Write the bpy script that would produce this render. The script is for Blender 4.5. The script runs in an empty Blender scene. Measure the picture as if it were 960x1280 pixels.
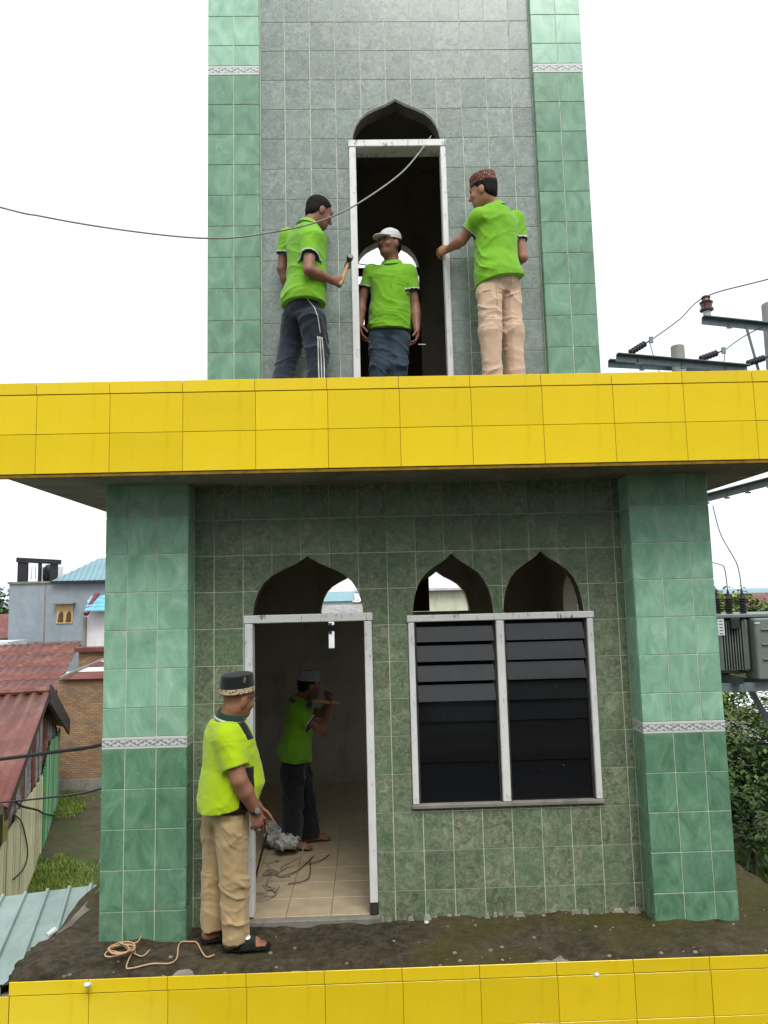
import bpy, math, random
import numpy as np
from mathutils import Vector, Matrix
random.seed(7)
scn = bpy.context.scene
COL = scn.collection
R = math.radians
# ------------------------------------------------------------------ camera
CAM = np.array([1.06276, -5.2054, 2.0960])
C_R = np.array([0.99947311, -0.02112867, -0.02463902])
C_U = np.array([0.02203737, -0.11558247, 0.9930534])
C_F = np.array([0.02382973, 0.99307315, 0.11505595])
FPX = 932.38
cam = bpy.data.cameras.new('camera'); camo = bpy.data.objects.new('camera', cam); COL.objects.link(camo)
M = Matrix(((C_R[0], C_U[0], -C_F[0], CAM[0]), (C_R[1], C_U[1], -C_F[1], CAM[1]), (C_R[2], C_U[2], -C_F[2], CAM[2]), (0, 0, 0, 1)))
camo.matrix_world = M
cam.sensor_fit = 'HORIZONTAL'; cam.sensor_width = 36.0; cam.lens = FPX / 960 * 36; cam.clip_start = 0.05; cam.clip_end = 3000
scn.camera = camo
scn.render.resolution_x = 768; scn.render.resolution_y = 1024
# ------------------------------------------------------------------ sky and sun (bright overcast)
SUN_EL, SUN_AZ = R(56), R(165)          # azimuth clockwise from +Y
w = bpy.data.worlds.new('World'); scn.world = w; w.use_nodes = True
nt = w.node_tree; nt.nodes.clear()
sky = nt.nodes.new('ShaderNodeTexSky'); sky.sky_type = 'NISHITA'; sky.sun_disc = False
sky.sun_elevation = SUN_EL; sky.sun_rotation = SUN_AZ; sky.air_density = 1.0; sky.dust_density = 4.0; sky.ozone_density = 1.0
hs = nt.nodes.new('ShaderNodeHueSaturation'); hs.inputs['Saturation'].default_value = 0.10
mx = nt.nodes.new('ShaderNodeMixRGB'); mx.inputs[0].default_value = 0.80; mx.inputs[2].default_value = (10.5, 11.2, 11.7, 1)   # even cloud deck
bg = nt.nodes.new('ShaderNodeBackground'); bg.inputs['Strength'].default_value = 0.076
wo = nt.nodes.new('ShaderNodeOutputWorld')
L = nt.links.new
L(sky.outputs[0], hs.inputs['Color']); L(hs.outputs[0], mx.inputs[1]); L(mx.outputs[0], bg.inputs['Color']); L(bg.outputs[0], wo.inputs['Surface'])
sl = bpy.data.lights.new('sun', 'SUN'); sl.energy = 1.5; sl.angle = R(30); sl.color = (1.0, 0.97, 0.92)
so = bpy.data.objects.new('sun', sl); COL.objects.link(so)
sd = Vector((math.sin(SUN_AZ) * math.cos(SUN_EL), math.cos(SUN_AZ) * math.cos(SUN_EL), math.sin(SUN_EL)))
so.rotation_euler = (-sd).to_track_quat('-Z', 'Y').to_euler(); so.location = (0, -6, 14)
scn.view_settings.view_transform = 'Standard'; scn.view_settings.look = 'None'; scn.view_settings.gamma = 1.0
scn.view_settings.use_curve_mapping = False; scn.view_settings.exposure = 0.78
# ------------------------------------------------------------------ pixel helpers (960x1280 photo pixels -> points on known planes)
def ray(x, y): return (x - 480) / FPX * C_R + (640 - y) / FPX * C_U + C_F
def onY(x, y, Y):
    d = ray(x, y); return CAM + d * (Y - CAM[1]) / d[1]
def onZ(x, y, Z):
    d = ray(x, y); return CAM + d * (Z - CAM[2]) / d[2]
# ------------------------------------------------------------------ materials
def lin(r, g, b):
    f = lambda c: (c / 255 / 12.92) if c <= 10 else ((c / 255 + .055) / 1.055) ** 2.4
    return (f(r), f(g), f(b), 1)
class NT:
    def __init__(s, name, rough=.6, spec=.5, metallic=0):
        s.m = bpy.data.materials.new(name); s.m.use_nodes = True; s.t = s.m.node_tree; s.b = s.t.nodes['Principled BSDF']
        s.b.inputs['Roughness'].default_value = rough; s.b.inputs['Metallic'].default_value = metallic
        s.b.inputs['Specular IOR Level'].default_value = spec
    def n(s, typ, **kw):
        o = s.t.nodes.new('ShaderNode' + typ)
        for k, v in kw.items():
            if k in o.inputs.keys(): o.inputs[k].default_value = v
            else: setattr(o, k, v)
        return o
    def l(s, a, b): s.t.links.new(a, b)
    def coord(s, kind='Object', rnd=0):
        tc = s.n('TexCoord'); v = tc.outputs[kind]
        if rnd:
            oi = s.n('ObjectInfo'); mul = s.n('VectorMath', operation='SCALE'); cmb = s.n('CombineXYZ')
            s.l(oi.outputs['Random'], cmb.inputs[0]); s.l(oi.outputs['Random'], cmb.inputs[1]); s.l(oi.outputs['Random'], cmb.inputs[2])
            s.l(cmb.outputs[0], mul.inputs[0]); mul.inputs['Scale'].default_value = rnd
            ad = s.n('VectorMath', operation='ADD'); s.l(v, ad.inputs[0]); s.l(mul.outputs[0], ad.inputs[1]); v = ad.outputs[0]
        return v
    def noise(s, vec, scale, detail=4, rough=.55, dist=0, vscale=None):
        if vscale is not None:
            mp = s.n('Mapping'); s.l(vec, mp.inputs['Vector']); mp.inputs['Scale'].default_value = vscale; vec = mp.outputs[0]
        o = s.n('TexNoise'); s.l(vec, o.inputs['Vector']); o.inputs['Scale'].default_value = scale; o.inputs['Detail'].default_value = detail
        o.inputs['Roughness'].default_value = rough; o.inputs['Distortion'].default_value = dist
        return o.outputs['Fac']
    def ramp(s, fac, stops, interp='LINEAR'):
        o = s.n('ValToRGB'); s.l(fac, o.inputs[0]); cr = o.color_ramp; cr.interpolation = interp
        while len(cr.elements) < len(stops): cr.elements.new(.5)
        for e, (p, c) in zip(cr.elements, stops): e.position = p; e.color = c if len(c) == 4 else (*c, 1)
        return o.outputs[0]
    def mix(s, fac, a, b, mode='MIX'):
        o = s.n('MixRGB', blend_type=mode)
        for i, v in ((0, fac), (1, a), (2, b)):
            if hasattr(v, 'is_linked'): s.l(v, o.inputs[i])
            else: o.inputs[i].default_value = v
        return o.outputs[0]
    def math(s, op, a, b=0.0):
        o = s.n('Math', operation=op)
        for i, v in ((0, a), (1, b)):
            if hasattr(v, 'is_linked'): s.l(v, o.inputs[i])
            else: o.inputs[i].default_value = v
        return o.outputs[0]
    def bump(s, h, strength=.3, dist=.01):
        o = s.n('Bump'); s.l(h, o.inputs['Height']); o.inputs['Strength'].default_value = strength; o.inputs['Distance'].default_value = dist
        s.l(o.outputs[0], s.b.inputs['Normal'])
    def col(s, c):
        if hasattr(c, 'is_linked'): s.l(c, s.b.inputs['Base Color'])
        else: s.b.inputs['Base Color'].default_value = c
    def rand_val(s, c, lo, hi, sat=None):
        oi = s.n('ObjectInfo'); mr = s.n('MapRange'); s.l(oi.outputs['Random'], mr.inputs[0]); mr.inputs[3].default_value = lo; mr.inputs[4].default_value = hi
        h = s.n('HueSaturation'); s.l(c, h.inputs['Color']); s.l(mr.outputs[0], h.inputs['Value']); return h.outputs[0]
def black(v): return (v, v, v, 1)
def simple(name, c, rough=.7, spec=.4, var=.25, scale=8, bump=0, metallic=0, bscale=None):
    t = NT(name, rough, spec, metallic); v = t.coord()
    n = t.noise(v, scale, 5)
    d = tuple(x * (1 - var) for x in c[:3]) + (1,); b = tuple(min(1, x * (1 + var)) for x in c[:3]) + (1,)
    t.col(t.ramp(n, [(.3, d), (.7, b)]))
    if bump: t.bump(t.noise(v, bscale or scale * 4, 4), bump, .01)
    return t.m
MAT = {}
def wall_tile_mat(name, d, m, l, ov, fac):       # mottled grey-green stone-look glazed tile
    t = NT(name, .22, .8); v = t.coord(rnd=37)
    n1 = t.noise(v, 17, 7, .72, .9); n2 = t.noise(v, 60, 5, .7); n3 = t.noise(v, 3.2, 2)
    c = t.ramp(n1, [(.34, d), (.5, m), (.66, l)])
    c = t.mix(t.ramp(n2, [(.45, black(0)), (.72, black(.4))]), c, lin(166, 176, 160))
    c = t.mix(t.ramp(n3, [(.35, black(0)), (.7, black(fac))]), c, ov)
    c = t.rand_val(c, .86, 1.12); t.col(c)
    t.l(t.ramp(n2, [(.3, black(.16)), (.7, black(.32))]), t.b.inputs['Roughness'])
    t.bump(n1, .04, .003); return t.m
def pillar_tile_mat(name, dark, mid, light):       # streaky green marble-look tile
    t = NT(name, .2, .8); v = t.coord(rnd=61)
    n1 = t.noise(v, 7, 5, .6, 1.2, (1, 1, .6)); 
    mp = t.n('Mapping'); t.l(v, mp.inputs['Vector']); mp.inputs['Rotation'].default_value = (0, R(28), 0); mp.inputs['Scale'].default_value = (1, 1, .35)
    n2 = t.noise(mp.outputs[0], 26, 6, .65, 1.5)
    c = t.ramp(n1, [(.3, dark), (.52, mid), (.75, light)])
    c = t.mix(t.ramp(n2, [(.60, black(0)), (.78, black(.40))]), c, lin(176, 214, 186))
    c = t.rand_val(c, .9, 1.08); t.col(c); t.bump(n1, .03, .003); return t.m
def grout_mat():
    t = NT('grout', .85, .2); v = t.coord(); n = t.noise(v, 5, 5, .7)
    t.col(t.ramp(n, [(.24, lin(120, 124, 106)), (.38, lin(204, 208, 188)), (.7, lin(230, 232, 216))])); return t.m
def yellow_mat():
    t = NT('yellow_tile', .16, .5); v = t.coord(); n = t.noise(v, 2.5, 4); n2 = t.noise(v, 1.4, 6, .7, .5, (9, 9, 1.2))
    c = t.ramp(n, [(.3, lin(230, 197, 26)), (.7, lin(238, 207, 38))])
    c = t.mix(t.ramp(n2, [(.58, black(0)), (.82, black(.22))]), c, lin(160, 120, 28))
    c = t.rand_val(c, .95, 1.05); t.col(c); t.bump(t.noise(v, 1.6, 2), .04, .02); return t.m
def plaster_mat(name, a, b, spec=.2, stain=lin(40, 38, 34)):
    t = NT(name, .9, spec); v = t.coord(); n = t.noise(v, 2.2, 7, .65, .4); n2 = t.noise(v, 1.2, 6, .7, .3, (3, 3, .7))
    c = t.ramp(n, [(.3, a), (.7, b)]); c = t.mix(t.ramp(n2, [(.52, black(0)), (.8, black(.7))]), c, stain); t.col(c)
    t.bump(t.noise(v, 40, 5), .25, .006); return t.m
def paint_mat():
    t = NT('white_paint', .5, .4); v = t.coord(); n = t.noise(v, 30, 6, .7, .4, (1, 1, .25)); n2 = t.noise(v, 7, 5, .7)
    m = t.math('MULTIPLY', t.ramp(n, [(.56, black(0)), (.62, black(1))]), t.ramp(n2, [(.42, black(0)), (.58, black(1))]))
    c = t.mix(t.ramp(n2, [(.3, black(0)), (.8, black(.5))]), lin(226, 226, 224), lin(196, 194, 188))
    t.col(t.mix(m, c, lin(112, 102, 90))); t.bump(m, -.5, .003); return t.m
def border_mat():            # white border strip with a printed scroll motif
    t = NT('border_tile', .2, .5); tc = t.n('TexCoord'); sx = t.n('SeparateXYZ'); t.l(tc.outputs['Object'], sx.inputs[0])
    x, z = sx.outputs[0], sx.outputs[2]
    zz = t.math('ABSOLUTE', z); inner = t.math('LESS_THAN', zz, .018); line = t.math('LESS_THAN', t.math('ABSOLUTE', t.math('SUBTRACT', zz, .021)), .0016)
    s1 = t.math('SINE', t.math('MULTIPLY', x, 2 * math.pi / .1)); wave = t.math('MULTIPLY', s1, .011)
    d1 = t.math('ABSOLUTE', t.math('SUBTRACT', z, wave)); stem = t.math('LESS_THAN', d1, .0042)
    s2 = t.math('MULTIPLY', t.math('SINE', t.math('MULTIPLY', x, 2 * math.pi / .05)), t.math('COSINE', t.math('MULTIPLY', z, 2 * math.pi / .03)))
    leaf = t.math('GREATER_THAN', s2, .38)
    ink = t.math('MULTIPLY', inner, t.math('MAXIMUM', stem, leaf)); ink = t.math('MAXIMUM', ink, line)
    c = t.mix(ink, lin(206, 208, 204), lin(134, 141, 144)); t.col(c); return t.m
def soil_mat():
    t = NT('soil', .95, .15); v = t.coord(); n = t.noise(v, 1.8, 8, .7, .5); n2 = t.noise(v, 14, 7, .75); n3 = t.noise(v, 1.1, 5, .6)
    c = t.ramp(n, [(.28, lin(40, 35, 27)), (.5, lin(64, 56, 43)), (.72, lin(92, 82, 66))])
    c = t.mix(t.ramp(n2, [(.4, black(0)), (.75, black(.6))]), c, lin(122, 112, 94))
    c = t.mix(t.ramp(n3, [(.48, black(0)), (.64, black(.75))]), c, lin(84, 80, 36))
    c = t.mix(t.ramp(t.noise(v, 4.3, 6, .7), [(.68, black(0)), (.80, black(.5))]), c, lin(136, 130, 118)); t.col(c)
    t.bump(t.math('ADD', n2, t.noise(v, 40, 5, .7)), 1.0, .025); return t.m
def wood_mat(name, a, b, rough=.75):
    t = NT(name, rough, .3); v = t.coord(rnd=9); n = t.noise(v, 16, 6, .6, .6, (6, 6, .7)); t.col(t.rand_val(t.ramp(n, [(.3, a), (.7, b)]), .85, 1.12)); t.bump(n, .2, .004); return t.m
MAT['wtile'] = wall_tile_mat('wall_tile', lin(90, 98, 92), lin(116, 126, 119), lin(140, 150, 143), lin(96, 122, 106), .35)  # upper copy of the wall tile, grey sky reflection painted into its colour
MAT['wtile_low'] = wall_tile_mat('olive_wall_tile', lin(80, 86, 66), lin(116, 122, 98), lin(150, 155, 130), lin(84, 122, 88), .45)  # lower copy of the same tile, greener, without the painted sky reflection
MAT['ptile'] = pillar_tile_mat('green_pillar_tile', lin(78, 118, 90), lin(102, 144, 115), lin(128, 167, 139))
MAT['ptile_light'] = pillar_tile_mat('pale_green_pillar_tile', lin(120, 167, 139), lin(144, 187, 160), lin(170, 208, 184))
MAT['grout'] = grout_mat(); MAT['yellow'] = yellow_mat()
MAT['joint'] = simple('dark_joint', lin(132, 104, 40), .9, .2, .3, 14)
MAT['plaster'] = plaster_mat('interior_plaster', lin(166, 159, 146), lin(186, 179, 166), stain=lin(104, 98, 88))
MAT['core'] = plaster_mat('sooty_wall_core', lin(66, 63, 58), lin(88, 84, 78))  # darker plaster: the shade of the arch reveals is painted in
MAT['soffit'] = plaster_mat('soffit_plaster', lin(112, 106, 96), lin(146, 138, 124))
MAT['concrete'] = plaster_mat('concrete', lin(112, 108, 100), lin(150, 146, 138))
MAT['paint'] = paint_mat(); MAT['border'] = border_mat(); MAT['soil'] = soil_mat()
MAT['floor'] = simple('beige_floor_tile', lin(176, 160, 132), .35, .5, .14, 7)
MAT['darkwood'] = wood_mat('dark_board', lin(46, 38, 30), lin(74, 62, 50))
MAT['frame_dark'] = simple('dark_frame', lin(58, 54, 52), .6, .3, .3, 20)
t = NT('tinted_glass', .05, .5); v = t.coord(); t.col(lin(21, 22, 25))
n = t.noise(t.coord(rnd=11), 55, 4, .7); t.l(t.mix(t.ramp(n, [(.70, black(0)), (.74, black(1))]), lin(21, 22, 25), lin(150, 150, 146)), t.b.inputs['Base Color'])
t.l(t.ramp(t.noise(v, 6, 4), [(.3, black(.03)), (.7, black(.12))]), t.b.inputs['Roughness']); MAT['glass'] = t.m
# ------------------------------------------------------------------ object helpers
WLOC = {}
def link(o, name, loc, parent):
    o.name = name; COL.objects.link(o); loc = Vector(loc)
    if parent is not None:
        o.parent = parent; o.location = loc - WLOC[parent]
    else: o.location = loc
    WLOC[o] = loc
    return o
def empty(name, loc, label=None, cat=None, group=None, parent=None):
    o = link(bpy.data.objects.new(name, None), name, loc, parent); o.empty_display_size = .1
    if label: tag(o, label, cat, group)
    return o
def tag(o, label=None, cat=None, group=None, kind=None):
    for k, v in (('label', label), ('category', cat), ('group', group), ('kind', kind)):
        if v: o[k] = v
    return o
class MB:
    """collects polygons in world coordinates; build() links them as ONE mesh object"""
    def __init__(s): s.v = []; s.f = []; s.m = []
    def add(s, vs, fs, m=0):
        b = len(s.v); s.v += [tuple(map(float, p)) for p in vs]; s.f += [tuple(i + b for i in f) for f in fs]; s.m += [m] * len(fs); return s
    def box(s, x0, x1, y0, y1, z0, z1, m=0):
        return s.add([(x0, y0, z0), (x1, y0, z0), (x1, y1, z0), (x0, y1, z0), (x0, y0, z1), (x1, y0, z1), (x1, y1, z1), (x0, y1, z1)],
                     [(0, 3, 2, 1), (4, 5, 6, 7), (0, 1, 5, 4), (1, 2, 6, 5), (2, 3, 7, 6), (3, 0, 4, 7)], m)
    def cbox(s, x0, x1, y0, y1, z0, z1, c=.004, m=0):
        """box with chamfered edges on all sides"""
        X = [x0, x0 + c, x1 - c, x1]; Y = [y0, y0 + c, y1 - c, y1]; Z = [z0, z0 + c, z1 - c, z1]
        vs = []; idx = {}
        for sx in (0, 1):
            for sy in (0, 1):
                for sz in (0, 1):
                    a = (X[0], X[1]) if sx == 0 else (X[3], X[2]); b = (Y[0], Y[1]) if sy == 0 else (Y[3], Y[2]); d = (Z[0], Z[1]) if sz == 0 else (Z[3], Z[2])
                    for k, p in enumerate(((a[0], b[1], d[1]), (a[1], b[0], d[1]), (a[1], b[1], d[0]))): idx[sx, sy, sz, k] = len(vs); vs.append(p)
        f = []
        q = lambda k, cs: tuple(idx[c + (k,)] for c in cs)
        f += [q(0, [(0, 0, 0), (0, 0, 1), (0, 1, 1), (0, 1, 0)]), q(0, [(1, 0, 0), (1, 1, 0), (1, 1, 1), (1, 0, 1)])]
        f += [q(1, [(0, 0, 0), (1, 0, 0), (1, 0, 1), (0, 0, 1)]), q(1, [(0, 1, 0), (0, 1, 1), (1, 1, 1), (1, 1, 0)])]
        f += [q(2, [(0, 0, 0), (0, 1, 0), (1, 1, 0), (1, 0, 0)]), q(2, [(0, 0, 1), (1, 0, 1), (1, 1, 1), (0, 1, 1)])]
        for a in (0, 1):
            for b in (0, 1):
                f.append((idx[a, b, 0, 0], idx[a, b, 0, 1], idx[a, b, 1, 1], idx[a, b, 1, 0]))
                f.append((idx[a, 0, b, 0], idx[a, 0, b, 2], idx[a, 1, b, 2], idx[a, 1, b, 0]))
                f.append((idx[0, a, b, 1], idx[0, a, b, 2], idx[1, a, b, 2], idx[1, a, b, 1]))
                for d in (0, 1): f.append((idx[a, b, d, 0], idx[a, b, d, 1], idx[a, b, d, 2]))
        return s.add(vs, f, m)
    def prism(s, poly, axis, a, b, m=0):
        """extrude a 2-D polygon along an axis ('x','y','z') from a to b"""
        def P(p, t): return {'x': (t, p[0], p[1]), 'y': (p[0], t, p[1]), 'z': (p[0], p[1], t)}[axis]
        n = len(poly); vs = [P(p, a) for p in poly] + [P(p, b) for p in poly]
        return s.add(vs, [tuple(range(n))[::-1], tuple(range(n, 2 * n))] + [(i, (i + 1) % n, n + (i + 1) % n, n + i) for i in range(n)], m)
    def tube(s, pts, rad, seg=8, m=0, cap=True):
        pts = [np.array(p, float) for p in pts]; n = len(pts); rr = rad if hasattr(rad, '__len__') else [rad] * n
        vs = []; prev = None
        for i, p in enumerate(pts):
            d = pts[min(i + 1, n - 1)] - pts[max(i - 1, 0)]; d = d / (np.linalg.norm(d) + 1e-9)
            if prev is None:
                a = np.cross(d, (0, 0, 1.)) if abs(d[2]) < .9 else np.cross(d, (1., 0, 0))
            else: a = prev - d * (prev @ d)
            a = a / (np.linalg.norm(a) + 1e-9); b = np.cross(d, a); prev = a
            for k in range(seg):
                th = 2 * math.pi * k / seg; vs.append(p + rr[i] * (math.cos(th) * a + math.sin(th) * b))
        fs = [(i * seg + k, i * seg + (k + 1) % seg, (i + 1) * seg + (k + 1) % seg, (i + 1) * seg + k) for i in range(n - 1) for k in range(seg)]
        if cap: fs += [tuple(range(seg))[::-1], tuple(range((n - 1) * seg, n * seg))]
        return s.add(vs, fs, m)
    def bar(s, a, b, w_, h_, up=(0, 0, 1), m=0):
        """square bar from a to b"""
        a = np.array(a, float); b = np.array(b, float); d = b - a; d /= np.linalg.norm(d); u = np.array(up, float); r = np.cross(d, u); r /= np.linalg.norm(r); u = np.cross(r, d)
        vs = [p + sx * r * w_ / 2 + sz * u * h_ / 2 for p in (a, b) for sx, sz in ((-1, -1), (1, -1), (1, 1), (-1, 1))]
        return s.add(vs, [(3, 2, 1, 0), (4, 5, 6, 7), (0, 1, 5, 4), (1, 2, 6, 5), (2, 3, 7, 6), (3, 0, 4, 7)], m)
    def lathe(s, prof, base, axis=(0, 0, 1), seg=20, sx=1, sy=1, m=0):
        base = np.array(base, float); ax = np.array(axis, float); ax /= np.linalg.norm(ax)
        a = np.cross(ax, (0, 1., 0)) if abs(ax[1]) < .9 else np.cross(ax, (1., 0, 0)); a /= np.linalg.norm(a); b = np.cross(ax, a); n = len(prof)
        vs = [base + ax * z + r * (math.cos(2 * math.pi * k / seg) * a * sx + math.sin(2 * math.pi * k / seg) * b * sy) for r, z in prof for k in range(seg)]
        fs = [(i * seg + k, i * seg + (k + 1) % seg, (i + 1) * seg + (k + 1) % seg, (i + 1) * seg + k) for i in range(n - 1) for k in range(seg)]
        fs += [tuple(range(seg))[::-1], tuple(range((n - 1) * seg, n * seg))]
        return s.add(vs, fs, m)
    def build(s, name, mats, parent=None, loc=None, smooth=False, fix=True):
        V = np.array(s.v)
        if loc is None:
            loc = V.mean(0) if parent is not None else np.array([V[:, 0].mean(), V[:, 1].mean(), V[:, 2].min()])
        me = bpy.data.meshes.new(name); me.from_pydata([tuple(p) for p in (V - np.array(loc))], [], s.f)
        for mm in (mats if isinstance(mats, (list, tuple)) else [mats]): me.materials.append(mm)
        me.polygons.foreach_set('material_index', s.m)
        if smooth: me.polygons.foreach_set('use_smooth', [True] * len(s.f))
        if fix:
            import bmesh
            b = bmesh.new(); b.from_mesh(me); bmesh.ops.recalc_face_normals(b, faces=b.faces); b.to_mesh(me); b.free()
        return link(bpy.data.objects.new(name, me), name, loc, parent)
def place(src, loc, parent, name=None):
    o = src.copy(); return link(o, name or src.name.split('.')[0], loc, parent)
ARCH_T = [0, .05, .1, .22, .45, .65, .8, .9, .96, .99, 1]
ARCH_H = [1, .965, .935, .868, .775, .675, .55, .40, .24, .11, 0]
class Opening:
    """x0..x1, z0..zb rectangular; above zb an ogee arch over ax0..ax1 rising h"""
    def __init__(s, x0, x1, z0, zb, ax0=None, ax1=None, h=0):
        s.x0, s.x1, s.z0, s.zb, s.h = x0, x1, z0, zb, h; s.ax0 = x0 if ax0 is None else ax0; s.ax1 = x1 if ax1 is None else ax1
    def cuts(s):
        c = [s.x0, s.x1, s.ax0, s.ax1]
        if s.h:
            m, hw = (s.ax0 + s.ax1) / 2, (s.ax1 - s.ax0) / 2
            for tt in ARCH_T: c += [m - tt * hw, m + tt * hw]
        return c
    def iv(s, x):
        """blocked z-interval at x"""
        out = []
        if s.x0 < x < s.x1: out = [s.z0, s.zb]
        if s.h and s.ax0 < x < s.ax1:
            m, hw = (s.ax0 + s.ax1) / 2, (s.ax1 - s.ax0) / 2
            top = s.zb + s.h * np.interp(abs(x - m) / hw, ARCH_T, ARCH_H); out = [out[0] if out else s.zb, top]
        return out
def panel(mb, x0, x1, z0, z1, y0, y1, ops, m=0):
    """solid slab x0..x1, z0..z1, y0..y1 minus openings, as vertical strips; returns True when cut"""
    xs = sorted(set([x0, x1] + [round(c, 5) for o in ops for c in o.cuts() if x0 + 1e-4 < c < x1 - 1e-4])); cut = False
    e = 1e-6
    def ivs(x, side):
        out = []
        for o in ops:
            q = o.iv(x + side * e)
            if q: out.append(q)
        return sorted(out)
    any_geo = False
    for a, b in zip(xs[:-1], xs[1:]):
        A, B = ivs(a, 1), ivs(b, -1); lo_a, lo_b = z0, z0; segs = []
        for (p, q), (p2, q2) in zip(A, B):
            segs.append((lo_a, lo_b, p, p2)); lo_a, lo_b = q, q2
        segs.append((lo_a, lo_b, z1, z1))
        for la, lb, ha, hb in segs:
            la, lb, ha, hb = max(la, z0), max(lb, z0), min(ha, z1), min(hb, z1)
            if ha - la < 1e-4 and hb - lb < 1e-4: cut = True; continue
            if la > z0 + 1e-6 or lb > z0 + 1e-6 or ha < z1 - 1e-6 or hb < z1 - 1e-6: cut = True
            ha, hb = max(ha, la), max(hb, lb); any_geo = True
            mb.add([(a, y0, la), (b, y0, lb), (b, y0, hb), (a, y0, ha), (a, y1, la), (b, y1, lb), (b, y1, hb), (a, y1, ha)],
                   [(0, 1, 2, 3), (7, 6, 5, 4), (0, 4, 5, 1), (2, 6, 7, 3), (0, 3, 7, 4), (1, 5, 6, 2)], m)
    return cut, any_geo
def tile_mesh(name, w_, h_, mat, th=.006):
    mb = MB(); mb.cbox(-w_ / 2, w_ / 2, -th / 2, th / 2, -h_ / 2, h_ / 2, .0014)
    me = bpy.data.meshes.new(name); me.from_pydata(mb.v, [], mb.f); me.materials.append(mat); return me
MESHES = {}
def whole_tile(name, w_, h_, mat, cx, cy, cz, parent, axis='y', th=.006, jit=.0016):
    key = (name, round(w_, 3), round(h_, 3), mat.name)
    if key not in MESHES: MESHES[key] = tile_mesh(name, w_, h_, mat, th)
    o = link(bpy.data.objects.new(name, MESHES[key]), name, (cx, cy, cz), parent)
    rx, rz = random.gauss(0, jit), random.gauss(0, jit)
    o.rotation_euler = (rx, 0, rz + (R(90) if axis == 'x' else 0)); return o
# ------------------------------------------------------------------ the minaret
GAP = .0056
mina = empty('minaret', (1.36, 1.8, 0), 'green tiled minaret with yellow tiled ledges and onion-arched openings', 'minaret')
DOOR = Opening(.206, 1.087, -.06, 2.0, .261, 1.026, .403)
WIN = Opening(1.33, 2.622, .683, 1.972)
ARC2 = Opening(1.369, 1.936, 1.972, 1.972, 1.369, 1.936, .428)
ARC3 = Opening(1.998, 2.568, 1.972, 1.972, 1.998, 2.568, .432)
class Win2:   # the window rectangle with its two onion arches
    def cuts(s): return WIN.cuts() + ARC2.cuts() + ARC3.cuts()
    def iv(s, x):
        q = WIN.iv(x)
        for a in (ARC2, ARC3):
            p = a.iv(x)
            if p: q = [q[0] if q else a.zb, p[1]]
        return q
LOWER_OPS = [DOOR, Win2()]
def tiled_front(wall, name, mat, xlines, zlines, y, ops, th=.006):
    for a, b in zip(xlines[:-1], xlines[1:]):
        for c, d in zip(zlines[:-1], zlines[1:]):
            A, B, Cc, D = a + GAP / 2, b - GAP / 2, c + GAP / 2, d - GAP / 2
            mb = MB(); cut, geo = panel(mb, A, B, Cc, D, y, y + th, ops)
            if not geo: continue
            if cut: mb.build(name, mat, wall)
            else: whole_tile(name, B - A, D - Cc, mat, (A + B) / 2, y + th / 2, (Cc + D) / 2, wall)
# lower storey front wall: plaster core, grout bed, single tiles
lw = MB(); panel(lw, -.5, 3.2, -.05, 2.95, .03, .15, LOWER_OPS); lower_wall = lw.build('lower_wall', MAT['core'], mina)
gb = MB(); panel(gb, -.3, 3.0, -.05, 2.93, .0035, .03, LOWER_OPS); gb.build('grout_bed', MAT['grout'], lower_wall)
zl = [-.03] + [.166 + .25 * k for k in range(11)] + [2.905]
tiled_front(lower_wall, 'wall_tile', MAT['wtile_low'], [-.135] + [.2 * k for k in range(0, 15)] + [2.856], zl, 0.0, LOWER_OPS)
# lower corner pillars
def pillar(x0, x1, yf, z0, z1, xlines, zlines, border, side_lines, inner_side, name):
    c = MB(); c.box(x0 + .006, x1 - .006, yf + .0045, yf + .55, z0, z1); p = c.build(name, MAT['grout'], mina)
    bz0, bz1 = border
    for a, b in zip(xlines[:-1], xlines[1:]):
        for lo, hi in zip(zlines[:-1], zlines[1:]):
            if abs(lo - bz0) < 1e-4:
                whole_tile('border_tile', b - a - .002, hi - lo - .002, MAT['border'], (a + b) / 2, yf + .002, (lo + hi) / 2, p)
            else:
                whole_tile('pillar_tile', b - a - GAP, hi - lo - GAP, MAT['ptile'] if hi <= bz0 + .01 else MAT['ptile_light'], (a + b) / 2, yf + .003, (lo + hi) / 2, p)
    for sx, ylines in side_lines:
        for a, b in zip(ylines[:-1], ylines[1:]):
            for lo, hi in zip(zlines[:-1], zlines[1:]):
                if abs(lo - bz0) < 1e-4: whole_tile('border_tile', b - a - .002, hi - lo - .002, MAT['border'], sx, (a + b) / 2, (lo + hi) / 2, p, 'x')
                else: whole_tile('pillar_tile', b - a - GAP, hi - lo - GAP, MAT['ptile'] if hi <= bz0 + .01 else MAT['ptile_light'], sx, (a + b) / 2, (lo + hi) / 2, p, 'x')
    return p
pz = [-.03, .166, .416, .666, .916, 1.166, 1.241] + [1.426 + .25 * k for k in range(6)] + [2.9]
YP = -.189
pillar(-.685, -.135, YP, -.05, 2.93, [-.685, -.535, -.335, -.135], pz, (1.166, 1.241), [(-.138, [YP + .006, -.002]), (-.682, [YP + .006, 0.0, .2, .36])], 1, 'pillar')
pillar(2.856, 3.406, YP, -.05, 2.93, [2.856, 3.056, 3.256, 3.406], pz, (1.166, 1.241), [(2.859, [YP + .006, -.002]), (3.403, [YP + .006, 0.0, .2, .36])], 1, 'pillar')
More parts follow.
